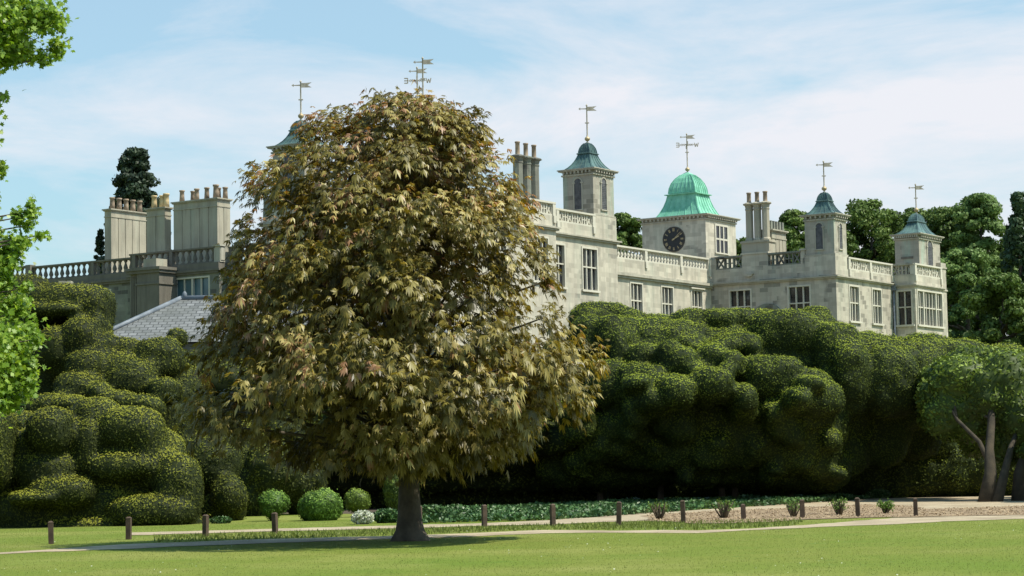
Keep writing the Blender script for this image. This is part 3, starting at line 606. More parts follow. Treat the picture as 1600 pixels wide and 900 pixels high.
def shafts(cu, cv, n, dv, z0, zb, z1, r, pot, axis=1, base=True):
    m = MB(); hl = (n - 1) * dv / 2
    if base:
        bx, by = (.45, hl + .42) if axis else (hl + .42, .45)
        m.box(cu - bx, cv - by, z0, cu + bx, cv + by, zb); m.box(cu - bx - .07, cv - by - .07, zb - .16, cu + bx + .07, cv + by + .07, zb - .04)
    ps = []
    for i in range(n):
        o_ = -hl + i * dv; x, y = (cu, cv + o_) if axis else (cu + o_, cv); ps.append((x, y))
        m.lathe(x, y, [(r * 1.25, zb - .01), (r * 1.2, zb + .12), (r, zb + .18), (r * .97, z1 - .45), (r * 1.08, z1 - .4), (r * 1.08, z1 - .33), (r, z1 - .28), (r * 1.15, z1 - .1), (r * 1.6, z1 - .03), (r * 1.6, z1 + .03), (r * .8, z1 + .12)], 8, False)
    c = m.build('chimney_stack', M['stone_old' if not axis else 'render'], H)
    for x, y in ps:
        q = MB(); q.lathe(x, y, [(.19, z1 + .03), (.15, z1 + .15), (.14, z1 + pot - .1), (.17, z1 + pot - .08), (.17, z1 + pot), (.1, z1 + pot)], 10); q.build('chimney_pot', M['pot'], c)
shafts(.62, 5.9, 3, .61, 15.0, 16.45, 18.95, .27, .80)
shafts(-18.4, 12, 3, .92, 15.4, 17.3, 20.55, .31, .92, axis=0)
stack(.9, 3.0, 5.0, 5.9, 14.05, 17.2, 4, 1, [], mat='render')
m = MB()
for i in range(5): m.box(1.0 + i * .42, 5.1, 17.2, 1.24 + i * .42, 5.5, 17.8)
m.build('chimney_pot_row', M['stone_old'], H)

# --- clock tower
cu0, cu1, cv0, cv1 = 8.27, 12.93, 14.0, 19.3
CT = turret(cu0, cu1, cv0, cv1, 12.0, 19.62, 23.1, 26.0, mat='stone', roof='copper_green', profs=(CPROF, CPROF2), letters=True, name='clock_tower', arch=False, string=False, over=.32)
m = MB(); cc, cz, R0 = 16.63, 17.93, .93
def disc(mm, r, d0, d1, n=40): fprism(mm, 'u', cu0, [(cc + r * math.cos(2 * math.pi * i / n), cz + r * math.sin(2 * math.pi * i / n)) for i in range(n)], d0, d1)
disc(m, R0, 0, .05); face = m.build('clock_face', M['black'], CT)
m = MB()
def stroke(x0, y0, x1, y1, w, d0=.052, d1=.07):             # x to the viewer's right = -v
    dx, dy = x1 - x0, y1 - y0; l = math.hypot(dx, dy); nx, ny = -dy / l * w / 2, dx / l * w / 2
    fprism(m, 'u', cu0, [(cc - a, cz + b_) for a, b_ in ((x0 - nx, y0 - ny), (x1 - nx, y1 - ny), (x1 + nx, y1 + ny), (x0 + nx, y0 + ny))], d0, d1)
for hnum, s in enumerate(['XII', 'I', 'II', 'III', 'IIII', 'V', 'VI', 'VII', 'VIII', 'IX', 'X', 'XI']):
    th = math.radians(90 - 30 * hnum); ux, uy = math.cos(th), math.sin(th); rx, ry = uy, -ux
    wd = {'I': .045, 'V': .095, 'X': .095}; tot = sum(wd[ch] for ch in s); x = -tot / 2; r0_, r1_ = .58, .80
    for ch in s:
        a0, a1 = x + .012, x + wd[ch] - .012; x += wd[ch]
        def T(a, r): return (ux * r + rx * a, uy * r + ry * a)
        if ch == 'I': L_ = [((a0 + a1) / 2, r0_, (a0 + a1) / 2, r1_)]
        elif ch == 'V': L_ = [(a0, r1_, (a0 + a1) / 2, r0_), (a1, r1_, (a0 + a1) / 2, r0_)]
        else: L_ = [(a0, r1_, a1, r0_), (a1, r1_, a0, r0_)]
        for q in L_: stroke(*T(q[0], q[1]), *T(q[2], q[3]), .030)
    m.build('numeral', M['gold'], CT); m = MB()
for i in range(60):
    th = 2 * math.pi * i / 60; r = .87; stroke(r * math.cos(th), r * math.sin(th), (r + (.03 if i % 5 else .045)) * math.cos(th), (r + (.03 if i % 5 else .045)) * math.sin(th), .014)
m.build('minute_ring', M['gold'], CT); m = MB()
for ang, l, w in ((50, .78, .045), (64, .52, .07)):
    th = math.radians(90 - ang); stroke(-.14 * math.cos(th), -.14 * math.sin(th), l * math.cos(th), l * math.sin(th), w, .075 + w * .3, .09 + w * .3)
disc(m, .06, .07, .115, 12); m.build('clock_hands', M['gold'], CT)
# clock tower window: a framed opening standing slightly proud, dark glass set in
op = (9.72, 11.52, 16.95, 18.88); wm = MB(); a0, a1, z0, z1 = op; c = cv0
fbox(wm, 'v', c, a0 - .12, a0 + .03, .0, .07, z0 - .05, z1 + .12); fbox(wm, 'v', c, a1 - .03, a1 + .12, 0, .07, z0 - .05, z1 + .12); fbox(wm, 'v', c, a0 + .03, a1 - .03, 0, .068, z1 - .02, z1 + .12); fbox(wm, 'v', c, a0 - .18, a1 + .18, 0, .12, z0 - .14, z0 - .051)
for i in (1, 2): x = a0 + (a1 - a0) * i / 3; fbox(wm, 'v', c, x - .07, x + .07, 0, .06, z0 - .05, z1 - .021)
fbox(wm, 'v', c, a0 + .031, a1 - .031, 0, .055, 17.84, 17.97); wo = wm.build('window', M['frame'], CT)
g_ = MB(); fbox(g_, 'v', c, a0, a1, .001, .012, z0, z1); g_.build('pane', M['glass'], CT)

# ------------------------------------------------------------------ slate-roofed outbuilding
OB = empty('slate_outbuilding', (-14, 106, 0), 0, 'low outbuilding with a pale grey hipped slate roof below the west range', 'outbuilding')
def W2(p): return (p[0] + 14, p[1] - 106, p[2])
e0, e1 = 7.9, 10.35; fl, fr, bl, br_ = (-20.6, 103, e0), (-3.0, 103, e0), (-20.6, 113, e0), (-3.0, 113, e0); rl, rr = (-16.7, 108, e1), (-6.5, 108, e1)
me = bpy.data.meshes.new('roof'); vv = [W2(p) for p in (fl, fr, rr, rl, bl, br_)]; ff = [(0, 1, 2, 3), (1, 5, 2), (5, 4, 3, 2), (4, 0, 3)]
me.from_pydata(vv, [], ff); uv = me.uv_layers.new(name='UVMap')
for p in me.polygons:
    e = (me.vertices[p.vertices[1]].co - me.vertices[p.vertices[0]].co).normalized(); n_ = p.normal; s_ = n_.cross(e)
    for li, vi in zip(p.loop_indices, p.vertices): c_ = me.vertices[vi].co; uv.data[li].uv = (c_.dot(e), c_.dot(s_))
me.materials.append(M['slate']); link(bpy.data.objects.new('roof', me), OB)
m = MB(); m.box(-6.3, -2.7, 0, 10.7, 6.7, 7.85); m.build('wall', M['stone_old'], OB)
m = MB()
for a, b_ in ((rl, fl), (rl, rr), (rr, fr), (rl, bl), (rr, br_)): m.tube([Vector(W2(a)) + Vector((0, 0, .06)), Vector(W2(b_)) + Vector((0, 0, .06))], .13, 6)
m.lathe(rl[0] + 14.2, 2, [(.12, e1), (.12, e1 + .3), (.03, e1 + .42)], 8); m.build('ridge_flashing', M['lead'], OB)
m = MB()
for px in (93.5, 130, 140): 
    p = P(px, 449, 105.3); m.lathe(p.x + 14, p.y - 106, [(.13, 6), (.13, p.z - .02), (.16, p.z), (.16, p.z + .12)], 8)
p = P(103, 446, 105.3); m.box(p.x + 14 - .3, -1, 6, p.x + 14 + .3, -.4, p.z + .2); m.build('chimney', M['render'], OB)
m = MB(); m.box(-10.2, -2.5, 0, -6.31, 2, 6.5); m.build('annexe_wall', M['stone_old'], OB)

# ------------------------------------------------------------------ brick garden wall under the hedge
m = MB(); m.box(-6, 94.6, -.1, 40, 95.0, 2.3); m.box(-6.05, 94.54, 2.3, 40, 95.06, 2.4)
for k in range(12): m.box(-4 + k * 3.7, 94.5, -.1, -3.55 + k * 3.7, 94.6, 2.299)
m.build('garden_wall', M['brick'], label='old brick garden wall, coloured dark as the shade under the clipped hedge', cat='wall')

# ------------------------------------------------------------------ clipped hedges
def leaves_on(Pn, Nn, size, asp=.55, tilt=.6, lift=.03, seed=0, curl=0):
    r = np.random.default_rng(seed); n = len(Pn)
    nn = Nn + r.normal(0, tilt, (n, 3)); nn /= np.linalg.norm(nn, axis=1)[:, None]
    a = np.cross(nn, r.normal(0, 1, (n, 3))); a /= np.linalg.norm(a, axis=1)[:, None] + 1e-9; b_ = np.cross(nn, a)
    s = (r.uniform(.6, 1.3, n) * size)[:, None]; c_ = Pn + Nn * (r.uniform(-.2, 1, n)[:, None] * lift)
    V = np.stack([c_ - a * s, c_ - b_ * s * asp + a * s * .1, c_ + a * s, c_ + b_ * s * asp + a * s * .1], 1)
    return V.reshape(-1, 3), np.arange(n * 4).reshape(n, 4)
def sample(me_v, tris, dens, seed, wfun=None):
    r = np.random.default_rng(seed); A, B, C = me_v[tris[:, 0]], me_v[tris[:, 1]], me_v[tris[:, 2]]
    cn = np.cross(B - A, C - A); ar = np.linalg.norm(cn, axis=1) / 2; nr = cn / (2 * ar[:, None] + 1e-12)
    w = ar * (wfun((A + B + C) / 3, nr) if wfun else 1.0)
    n = int(w.sum() * dens); idx = r.choice(len(tris), n, p=w / w.sum()); u_, v_ = r.random(n), r.random(n); f = u_ + v_ > 1; u_[f] = 1 - u_[f]; v_[f] = 1 - v_[f]
    return A[idx] + (B - A)[idx] * u_[:, None] + (C - A)[idx] * v_[:, None], nr[idx]
ICO = None
def lump(name, lobes, mat, voxel=.16, dens=95, leaf=.075, lab=None, cat='hedge', group=None, amp=.10, seed=1, lit_tops=.25, smooth=3, ground=True, parent=None, tilt=.32, zmin=-.3, sq=2.0):
    """lobes: (centre, rx, ry, rz) ellipsoids fused into one clipped body, then covered in leaves"""
    global ICO
    if ICO is None:
        bm = bmesh.new(); bmesh.ops.create_icosphere(bm, subdivisions=3, radius=1); bm.verts.ensure_lookup_table()
        ICO = (np.array([v.co[:] for v in bm.verts]), [tuple(v.index for v in f.verts) for f in bm.faces]); bm.free()
    vs = []; fs = []; un = ICO[0] / ((np.abs(ICO[0]) ** sq).sum(1) ** (1 / sq))[:, None]
    for (c_, rx, ry, rz) in lobes:
        n_ = sum(len(x) for x in vs); vs.append(un * np.array([rx, ry, rz]) + np.array(c_)); fs += [tuple(i + n_ for i in f) for f in ICO[1]]
    me_ = bpy.data.meshes.new('tmp'); me_.from_pydata(np.concatenate(vs).tolist(), [], fs); ob_ = bpy.data.objects.new('tmp', me_); link(ob_)
    md = ob_.modifiers.new('r', 'REMESH'); md.mode = 'VOXEL'; md.voxel_size = voxel
    if smooth: s_ = ob_.modifiers.new('s', 'SMOOTH'); s_.iterations = smooth; s_.factor = .5
    dg = bpy.context.evaluated_depsgraph_get(); em = bpy.data.meshes.new_from_object(ob_.evaluated_get(dg))
    n_ = len(em.vertices); V_ = np.empty(n_ * 3); em.vertices.foreach_get('co', V_); V_ = V_.reshape(-1, 3)
    Nn = np.empty(n_ * 3); em.vertices.foreach_get('normal', Nn); Nn = Nn.reshape(-1, 3)
    em.calc_loop_triangles(); T_ = np.empty(len(em.loop_triangles) * 3, np.int32); em.loop_triangles.foreach_get('vertices', T_); T_ = T_.reshape(-1, 3)
    bpy.data.objects.remove(ob_); bpy.data.meshes.remove(em)
    d = np.array([noise.noise(Vector(p) * 1.5 + Vector((seed * 7, 0, 0))) * amp + noise.noise(Vector(p) * .6 + Vector((0, seed, 3))) * amp * 1.6 + noise.noise(Vector(p) * 4.5) * amp * .7 for p in V_])
    V_ = V_ + Nn * d[:, None]
    Pn, Nr = sample(V_, T_, dens, seed, lambda c_, n: np.where(c_[:, 2] < zmin, 0, np.where(n[:, 1] > .5, .12, 1.0)))
    sh = np.random.default_rng(seed + 99).random(len(Pn)) < .012; Pn = Pn + Nr * (sh * np.random.default_rng(seed).uniform(.03, .16, len(Pn)))[:, None]
    LV, LQ = leaves_on(Pn, Nr, leaf, .5, tilt, leaf * 1.5, seed)
    r = np.random.default_rng(seed)
    pn = np.array([noise.noise(Vector(p) * .9 + Vector((0, 50, seed))) for p in Pn[::1]]) if len(Pn) < 300000 else 0
    rv = np.clip(.34 + .03 * r.normal(0, 1, len(Pn)) + lit_tops * np.clip(Nr[:, 2] * 1.3 - .15, 0, 1) * 1.55 + .26 * pn, 0, 1)  # lighter tint on upward-facing leaves: sunlight painted into the hedge tops
    o = mesh_np(name, LV, LQ, mat, rv, parent, extra=[(V_, T_, np.full(len(T_), 0.0))])  # body takes the darkest tint, painting shade between the leaves
    return tag(o, lab, cat, group)
def E(px, py, rx, ry, Y, dep=None, k=1.0):
    c_ = P(px, py, Y); s = Y / F; dep = dep if dep is not None else max(1.0, (rx + ry) / 2 * s * k); return (tuple(c_), rx * s, dep, ry * s)

# left front topiary
L1 = [E(108, 634, 24, 13, 74), E(150, 655, 34, 28, 71.5), E(205, 672, 44, 31, 71), E(236, 700, 22, 50, 71), E(82, 674, 33, 32, 70.3), E(52, 705, 36, 30, 71), E(36, 666, 20, 18, 72.5),
      E(0, 700, 19, 56, 69.5), E(-35, 700, 30, 60, 70), E(142, 700, 22, 46, 71), E(196, 729, 56, 20, 70.6), E(76, 737, 44, 28, 70.5), E(280, 768, 31, 52, 70.5), E(238, 800, 62, 24, 70), E(60, 800, 66, 36, 70.3), E(150, 795, 62, 38, 70.6),
      E(100, 770, 46, 20, 69.8), E(255, 735, 32, 28, 71), E(130, 745, 115, 80, 72.6, 2.0), E(60, 778, 40, 10, 69.4), E(150, 822, 160, 14, 71), E(180, 735, 105, 65, 72.6, 2.1), E(-30, 790, 60, 45, 70.6)]
L1 = [((c_[0], c_[1] + (.45 if c_[2] < .9 and c_[0] < -12.2 else 0), c_[2]), a, b_, d) for c_, a, b_, d in L1]
L1 = [(c_, a * 1.10, b_ * 1.15, d * 1.12) for c_, a, b_, d in L1]
lump('topiary_hedge', L1, M['yew'], .11, 330, .040, 'large billowing yellow-green yew topiary mound at the front left', amp=.05, seed=3, sq=2.8, lit_tops=.45, smooth=1)
# left upper hedge behind
L2 = [E(42, 462, 38, 29, 86), E(110, 474, 62, 25, 85), E(152, 492, 22, 40, 85), E(156, 520, 17, 30, 84.6), E(130, 527, 29, 28, 83.6), E(150, 545, 30, 25, 83.8), E(86, 547, 22, 33, 83.5), E(105, 560, 34, 34, 83.8), E(190, 548, 34, 18, 84.5), E(250, 562, 34, 30, 84.3), E(278, 528, 12, 12, 86),
      E(138, 572, 28, 20, 82.8), E(206, 598, 36, 34, 82.8), E(176, 585, 40, 30, 83.4), E(158, 612, 16, 13, 80.4), E(180, 624, 24, 12, 80.2), E(212, 633, 26, 13, 80.2), E(242, 640, 13, 14, 80.2), E(258, 612, 22, 18, 82), E(122, 610, 34, 24, 81.5), E(70, 640, 40, 22, 80), E(90, 486, 44, 9, 84.3),
      E(50, 520, 44, 60, 86, 1.6), E(60, 600, 60, 70, 85, 1.8), E(170, 640, 150, 80, 86, 1.6), E(110, 530, 60, 50, 87, 1.3), E(240, 650, 70, 80, 85.6, 1.6), E(220, 600, 60, 55, 86, 1.4), E(0, 560, 60, 90, 86, 1.8), E(-50, 640, 60, 140, 86, 1.8), E(220, 750, 200, 100, 86, 1.8)]
L2 = [(c_, a * 1.08, b_ * 1.2, d * 1.10) for c_, a, b_, d in L2]
lump('cloud_hedge', L2, M['yew'], .14, 230, .043, 'tall dark cloud-pruned yew hedge on the left rising to the west balustrade', amp=.07, seed=5, sq=2.8, lit_tops=.35, smooth=1)
# shrubs under the left of the chestnut
lump('yew_mound', [E(330, 728, 48, 46, 75), E(300, 720, 20, 25, 75.5), E(358, 775, 27, 32, 74), E(345, 800, 35, 28, 74.5), E(300, 790, 30, 40, 76), E(266, 702, 15, 18, 76)], M['yew'], .12, 300, .040, 'rounded dark yew mound between the big topiary and the first round bush', 'shrub', amp=.07, seed=8, smooth=2)
lump('holly_shrub', [E(425, 740, 45, 52, 81), E(470, 760, 40, 45, 82), E(390, 770, 34, 50, 81)], M['yew'], .14, 160, .05, 'dark loose shrub behind the leftmost round bush under the chestnut branches', 'shrub', amp=.15, seed=9)
# hedge across the middle behind the chestnut
r_ = random.Random(4); L3 = []
for px in range(310, 900, 34):
    for py in (585, 630, 680):
        L3.append(E(px + r_.uniform(-12, 12), py + r_.uniform(-16, 16), r_.uniform(26, 42), r_.uniform(20, 34), 88 + r_.uniform(-1, 1.4)))
L3 += [E(px, 660, 60, 85, 90, 1.7) for px in range(320, 940, 55)] + [E(px, 740, 50, 32, 91, 1.3) for px in range(420, 940, 55)] + [E(px, 768, 50, 36, 92, 1.2) for px in range(400, 920, 50)]
lump('cloud_hedge', L3, M['yew'], .18, 70, .07, 'dark middle stretch of clipped yew hedge behind the chestnut crown', sq=2.6, amp=.12, seed=11)
# main right hedge
Y0 = 89
L4 = [E(938, 494, 42, 21, 91), E(968, 498, 30, 18, 91), E(985, 503, 24, 18, 90.6), E(915, 502, 24, 20, 90), E(920, 530, 26, 36, 88.5), E(955, 532, 24, 42, 88), E(966, 545, 14, 34, 87.6), E(976, 508, 16, 13, 89), E(981, 532, 9, 22, 88.5), E(1022, 510, 32, 17, 90.5), E(1012, 528, 34, 16, 89), E(1042, 530, 24, 20, 88.8),
      E(1077, 505, 29, 21, 90.5), E(1063, 514, 17, 12, 89.5), E(1085, 530, 22, 22, 89.5), E(1070, 537, 18, 12, 88.6), E(1092, 552, 22, 16, 88.4), E(1005, 562, 28, 22, 87.6), E(1045, 557, 20, 22, 86.8), E(1062, 568, 26, 24, 86.5), E(1086, 590, 19, 24, 86.2), E(1010, 594, 32, 22, 86.2), E(985, 600, 24, 30, 86.4), E(948, 602, 36, 38, 86.8), E(1050, 600, 30, 30, 87),
      E(1140, 503, 52, 20, 91), E(1120, 500, 30, 16, 90.4), E(1180, 505, 36, 20, 91), E(1226, 524, 58, 40, 89.6), E(1272, 494, 24, 12, 92), E(1262, 520, 44, 30, 91), E(1150, 537, 38, 17, 88.2), E(1130, 543, 30, 14, 87.8), E(1172, 546, 18, 14, 88), E(1108, 563, 23, 24, 87.4), E(1138, 572, 20, 22, 86.8), E(1129, 583, 15, 12, 86), E(1128, 612, 13, 14, 85), E(1098, 610, 14, 30, 85.6),
      E(1205, 592, 48, 34, 86.8), E(1185, 580, 34, 22, 87.2), E(1228, 580, 20, 20, 87), E(1272, 628, 34, 44, 86.6), E(1248, 610, 34, 34, 87), E(1170, 655, 80, 75, 86.2, 1.5), E(1105, 670, 70, 70, 86, 1.5), E(1045, 665, 60, 72, 86, 1.4), E(985, 665, 64, 68, 86.3, 1.4), E(930, 670, 55, 60, 86.6, 1.4), E(1235, 675, 66, 66, 86, 1.6), E(1283, 680, 44, 60, 86.6, 1.3), E(1300, 640, 30, 66, 87.5),
      E(905, 700, 50, 50, 87), E(1240, 722, 55, 30, 86.2), E(1070, 700, 24, 26, 85.2), E(1150, 690, 30, 22, 84.9), E(960, 706, 24, 22, 85.6), E(1010, 690, 22, 20, 85.2), E(1262, 655, 22, 22, 85.4), E(1330, 708, 40, 38, 87.4), E(1390, 690, 40, 42, 88.6), E(1440, 676, 40, 40, 90), E(1480, 690, 34, 34, 91.4),
      E(1305, 560, 40, 56, 89.4), E(1322, 590, 30, 60, 88.6), E(1335, 555, 50, 32, 91), E(1318, 540, 26, 20, 90.6), E(1385, 600, 46, 54, 89), E(1360, 580, 40, 50, 90), E(1410, 575, 32, 32, 90.5), E(1330, 690, 46, 50, 88.5), E(1390, 660, 44, 46, 89.5), E(1430, 620, 30, 50, 90.5),
      E(1345, 545, 48, 24, 93), E(1400, 560, 50, 26, 93), E(1450, 556, 66, 24, 94), E(1490, 548, 40, 18, 95), E(1425, 600, 60, 55, 93.5, 2),
      E(1000, 600, 120, 100, 90, 2), E(1150, 620, 150, 105, 90.5, 2), E(1270, 610, 90, 100, 91, 2), E(900, 620, 60, 100, 90, 2), E(1350, 620, 80, 80, 92, 1.8)] + [E(px, 752, 50, 34, 91.5, 1.2) for px in range(890, 1300, 55)]
def lean(lobes, yref, z0, z1, back, fwd):
    out_ = []
    for c_, a, b_, d in lobes:
        dy = 0
        if b_ < 3.0 or True:
            f = (c_[2] - z0) / (z1 - z0); dy = back * (1 - min(1, max(0, f))) - (fwd if 0.75 < f < 1.5 else 0)
        out_.append(((c_[0], c_[1] + dy, c_[2]), a, b_, d))
    return out_
r_ = random.Random(12)
L4 += [E(px, 728 + r_.uniform(-6, 10), 62, 34, 86.4, 1.7) for px in range(900, 1300, 48)]
for i in range(46):
    a = r_.uniform(13, 34); L4.append(E(r_.uniform(885, 1330), r_.uniform(600, 748), a, a * r_.uniform(.6, 1.3), r_.uniform(84.6, 85.5), r_.uniform(1.2, 1.9)))
L4 = lean(L4, 88, 1.5, 4.6, 3.0, .5)
lump('cloud_hedge', L4, M['yew2'], .14, 230, .043, 'huge billowing clipped yew hedge below the clock tower, right of the chestnut', amp=.075, seed=13, sq=3.0, lit_tops=.4, smooth=1)
L5 = [E(1440, 548, 60, 22, 99), E(1500, 552, 50, 20, 99), E(1560, 560, 60, 22, 99), E(1640, 562, 60, 24, 99), E(1380, 556, 60, 30, 100), E(1470, 590, 60, 50, 101), E(1560, 600, 80, 60, 101), E(1640, 600, 60, 60, 101), E(1500, 680, 90, 45, 100), E(1600, 680, 90, 45, 100)] + [E(px, 738, 42, 46, 93.4, 1.0) for px in range(1310, 1660, 45)]  # low lobes by the wall added to read as its dark void
lump('cloud_hedge', L5, M['yew2'], .2, 150, .055, 'flat-topped far end of the clipped hedge under the right-hand bay window', amp=.12, seed=15, lit_tops=.5)
# arching evergreen on the right: bare-legged, trunk and limbs showing in its hollow side
AT = empty('arching_evergreen', tuple(G(1545, 782)), 0, 'arching clipped evergreen at the right edge with bare forked trunk under its crown', 'tree')
atl = tuple(AT.location)
def rel(lobes): return [((c_[0] - atl[0], c_[1] - atl[1], c_[2]), a, b_, d) for c_, a, b_, d in lobes]
L6 = [E(1590, 578, 52, 30, 84.5), E(1575, 600, 40, 48, 84), E(1625, 620, 50, 70, 84.5), E(1565, 568, 34, 20, 85), E(1520, 562, 40, 16, 86), E(1490, 572, 30, 13, 86.5), E(1465, 588, 24, 12, 87), E(1450, 610, 16, 20, 87.5), E(1595, 660, 34, 50, 83.6), E(1640, 690, 50, 50, 84), E(1575, 700, 26, 26, 84), E(1530, 590, 70, 30, 88.5, 1.3),
      E(1455, 650, 22, 30, 88), E(1482, 660, 34, 24, 84.8), E(1520, 664, 34, 26, 84.6), E(1505, 596, 56, 36, 84.8), E(1545, 620, 40, 46, 84.0), E(1462, 622, 30, 34, 85.6), E(1500, 640, 60, 30, 84.8), E(1500, 610, 50, 40, 87.6), E(1470, 625, 34, 30, 87), E(1535, 640, 34, 34, 86.4), E(1530, 690, 28, 26, 88.6), E(1500, 630, 60, 45, 90.5, 1)]
lump('crown', rel(L6), M['archyew'], .14, 90, .085, None, None, amp=.12, seed=17, lit_tops=.3, parent=AT, tilt=.8)
m = MB()
def pp(px, py, Y): q = P(px, py, Y); return (q.x - atl[0], q.y - atl[1], q.z)
m.tube([pp(1540, 790, 81.5), pp(1548, 740, 81.7), pp(1546, 700, 82.3), pp(1549, 660, 83), pp(1549, 620, 83.5), pp(1540, 590, 84.5)], [.33, .24, .17, .15, .12, .08], 9)
m.tube([pp(1556, 790, 81.3), pp(1568, 745, 81.6), pp(1578, 705, 82.4), pp(1590, 670, 83)], [.24, .17, .12, .07], 8)
m.tube([pp(1546, 725, 82), pp(1530, 690, 82.5), pp(1495, 655, 83.4), pp(1470, 600, 85)], [.12, .09, .07, .04], 7)
m.tube([pp(1549, 640, 83.4), pp(1530, 620, 84), pp(1505, 605, 85), pp(1490, 580, 86)], [.09, .07, .05, .03], 6)
m.tube([pp(1495, 655, 83.4), pp(1490, 625, 84), pp(1505, 590, 85)], [.06, .05, .03], 6)
m.tube([pp(1549, 655, 83), pp(1520, 640, 84), pp(1480, 635, 85), pp(1462, 625, 86)], [.06, .05, .04, .02], 6)
m.tube([pp(1545, 600, 84), pp(1555, 580, 84.6), pp(1575, 565, 85)], [.08, .06, .03], 6); m.tube([pp(1540, 600, 84), pp(1525, 575, 85), pp(1510, 560, 86)], [.06, .05, .03], 6)
m.build('trunk', M['bark_dark'], AT)
# neighbouring bare stems at the right edge
YS = empty('yew_tree', tuple(G(1592, 780)), 0, 'dark evergreen cut off by the right edge with leaning bare trunk', 'tree')
atl = tuple(YS.location); m = MB(); m.tube([pp(1590, 788, 82), pp(1592, 740, 82.2), pp(1604, 700, 82.8), pp(1625, 650, 84)], [.26, .2, .16, .1], 8); m.tube([pp(1600, 786, 83), pp(1610, 740, 83), pp(1640, 690, 84)], [.2, .15, .1], 8); m.build('trunk', M['bark_dark'], YS)
lump('crown', rel([E(1665, 650, 34, 70, 82), E(1700, 600, 50, 60, 81), E(1612, 708, 20, 16, 82.5), E(1720, 660, 60, 60, 79), E(1760, 600, 60, 60, 83), E(1670, 690, 40, 30, 79), E(1720, 600, 75, 95, 84), E(1700, 640, 60, 70, 88), E(1790, 620, 80, 110, 80)]), M['archyew'], .16, 80, .085, None, None, amp=.15, seed=19, parent=YS, tilt=.8)  # outer lobes added beyond the frame to shade the ground to their left
# dark stems beneath the big hedge
m = MB()
for px in (930, 1018, 1132, 1150, 1262):
    p = G(px, 786 + random.uniform(-4, 2)); q = Vector((p.x + random.uniform(-.4, .4), 89.8, 2.4)); m.tube([(p.x, 89.6, -.1), tuple(Vector((p.x, 89.6, 1.2)).lerp(q, .3)), tuple(q)], [.15, .11, .1], 7)
    m.build('trunk', M['bark'], bpy.data.objects['cloud_hedge.002']); m = MB()

# ------------------------------------------------------------------ round clipped bushes
BUSH = [(427, 788, 25, 22, 72.5, .6, 'leftmost round clipped bush, bright green ball behind a bollard'), (501, 792, 36, 28, 71.8, .95, 'widest round clipped bush, bright green dome left of the chestnut trunk'),
        (558, 783, 21, 20, 76, .55, 'small round clipped bush beside the white flowering shrub'), (627, 768, 31, 35, 80, .8, 'tall shaded clipped bush half hidden by the chestnut trunk')]
for i, (px, py, rx, ry, Y_, dp, lab) in enumerate(BUSH):
    s = Y_ / F; c_ = P(px, py, Y_); gz = c_.z - ry * s
    lb = [((c_.x, c_.y, c_.z), rx * s, rx * s, ry * s), ((c_.x, c_.y, c_.z - ry * s * .35), rx * s * .8, rx * s * .8, ry * s * .7), ((c_.x, c_.y, .15), rx * s * .35, rx * s * .35, .25)]
    lump('round_bush', lb, M['bush'] if i < 2 else M['archyew'], .07, 420, .042, lab, 'bush', 'round clipped bushes by the path', amp=.08, seed=30 + i, lit_tops=.4, smooth=2)

# ------------------------------------------------------------------ loose plants
def scatter_plant(name, pts_, mat, leaf, lab, cat, kind=None, seed=1, asp=.6, rb=None, parent=None):
    r = np.random.default_rng(seed); n = len(pts_); Nn = r.normal(0, .6, (n, 3)); Nn[:, 2] += 1; Nn /= np.linalg.norm(Nn, axis=1)[:, None]
    V_, Q = leaves_on(pts_, Nn, leaf, asp, .5, .02, seed); o = mesh_np(name, V_, Q, mat, r.random(n) if rb is None else rb, parent); return tag(o, lab, cat, kind=kind)
# ivy ground cover strip
up = [(660, 800), (760, 797), (900, 790), (1000, 785), (1100, 778), (1200, 772), (1300, 768), (1400, 764)]; dn = [(1395, 777), (1300, 784), (1200, 791), (1120, 795), (1063, 799.5), (974, 806), (850, 814), (760, 815), (660, 818)]
pol = band(up + dn); n = 150000; X = rng.uniform(-3.5, 19, n); Y = rng.uniform(60, 106, n); k = inside(X, Y, pol); X, Y = X[k], Y[k]
nz = np.array([noise.noise(Vector((x * .8, y * .5, 0))) for x, y in zip(X, Y)]); pts_ = np.stack([X, Y, np.clip(.14 + .16 * nz, .04, .4) * rng.uniform(.3, 1.1, len(X))], 1)
scatter_plant('ground_cover', pts_, M['ivy'], .09, 'low dark green leafy ground cover along the foot of the hedge', 'ground cover', 'stuff', 40, rb=np.clip(rng.beta(2, 3, len(X)) + nz * .3, 0, 1))
def blob(px, py, rx, h, n, seed, Y=None, jit=1):
    g0 = G(px, py); s = g0.y / F; r = np.random.default_rng(seed); d = r.normal(0, 1, (n, 3)); d /= np.linalg.norm(d, axis=1)[:, None]; rad = r.uniform(.6, 1, n)[:, None] ** .5
    q = d * rad * np.array([rx * s, rx * s * .8, h * s * .55]); q[:, 2] += h * s * .5; q[:, 2] = np.abs(q[:, 2]); return q + np.array([g0.x, g0.y, 0])
scatter_plant('flowering_shrub', blob(567, 819, 18, 20, 900, 1), M['white'], .055, 'small white flowering shrub left of the chestnut trunk', 'shrub', seed=41)
scatter_plant('leafy_plant', blob(605, 817, 22, 20, 1500, 2), M['ivy'], .07, 'low leafy dark green plant between the white shrub and the chestnut trunk', 'plant', seed=42)
scatter_plant('leafy_plant', blob(672, 815, 24, 24, 1800, 3), M['ivy'], .07, 'low leafy plant directly right of the chestnut trunk base', 'plant', seed=43)
scatter_plant('leafy_plant', blob(1372, 779, 20, 14, 1300, 5), M['ivy'], .06, 'pale leafed low plant at the right end of the ground cover', 'plant', seed=44)
scatter_plant('leafy_plant', blob(345, 818, 18, 10, 500, 6), M['ivy'], .05, 'small weedy plant at the foot of the rounded yew mound', 'plant', seed=45)
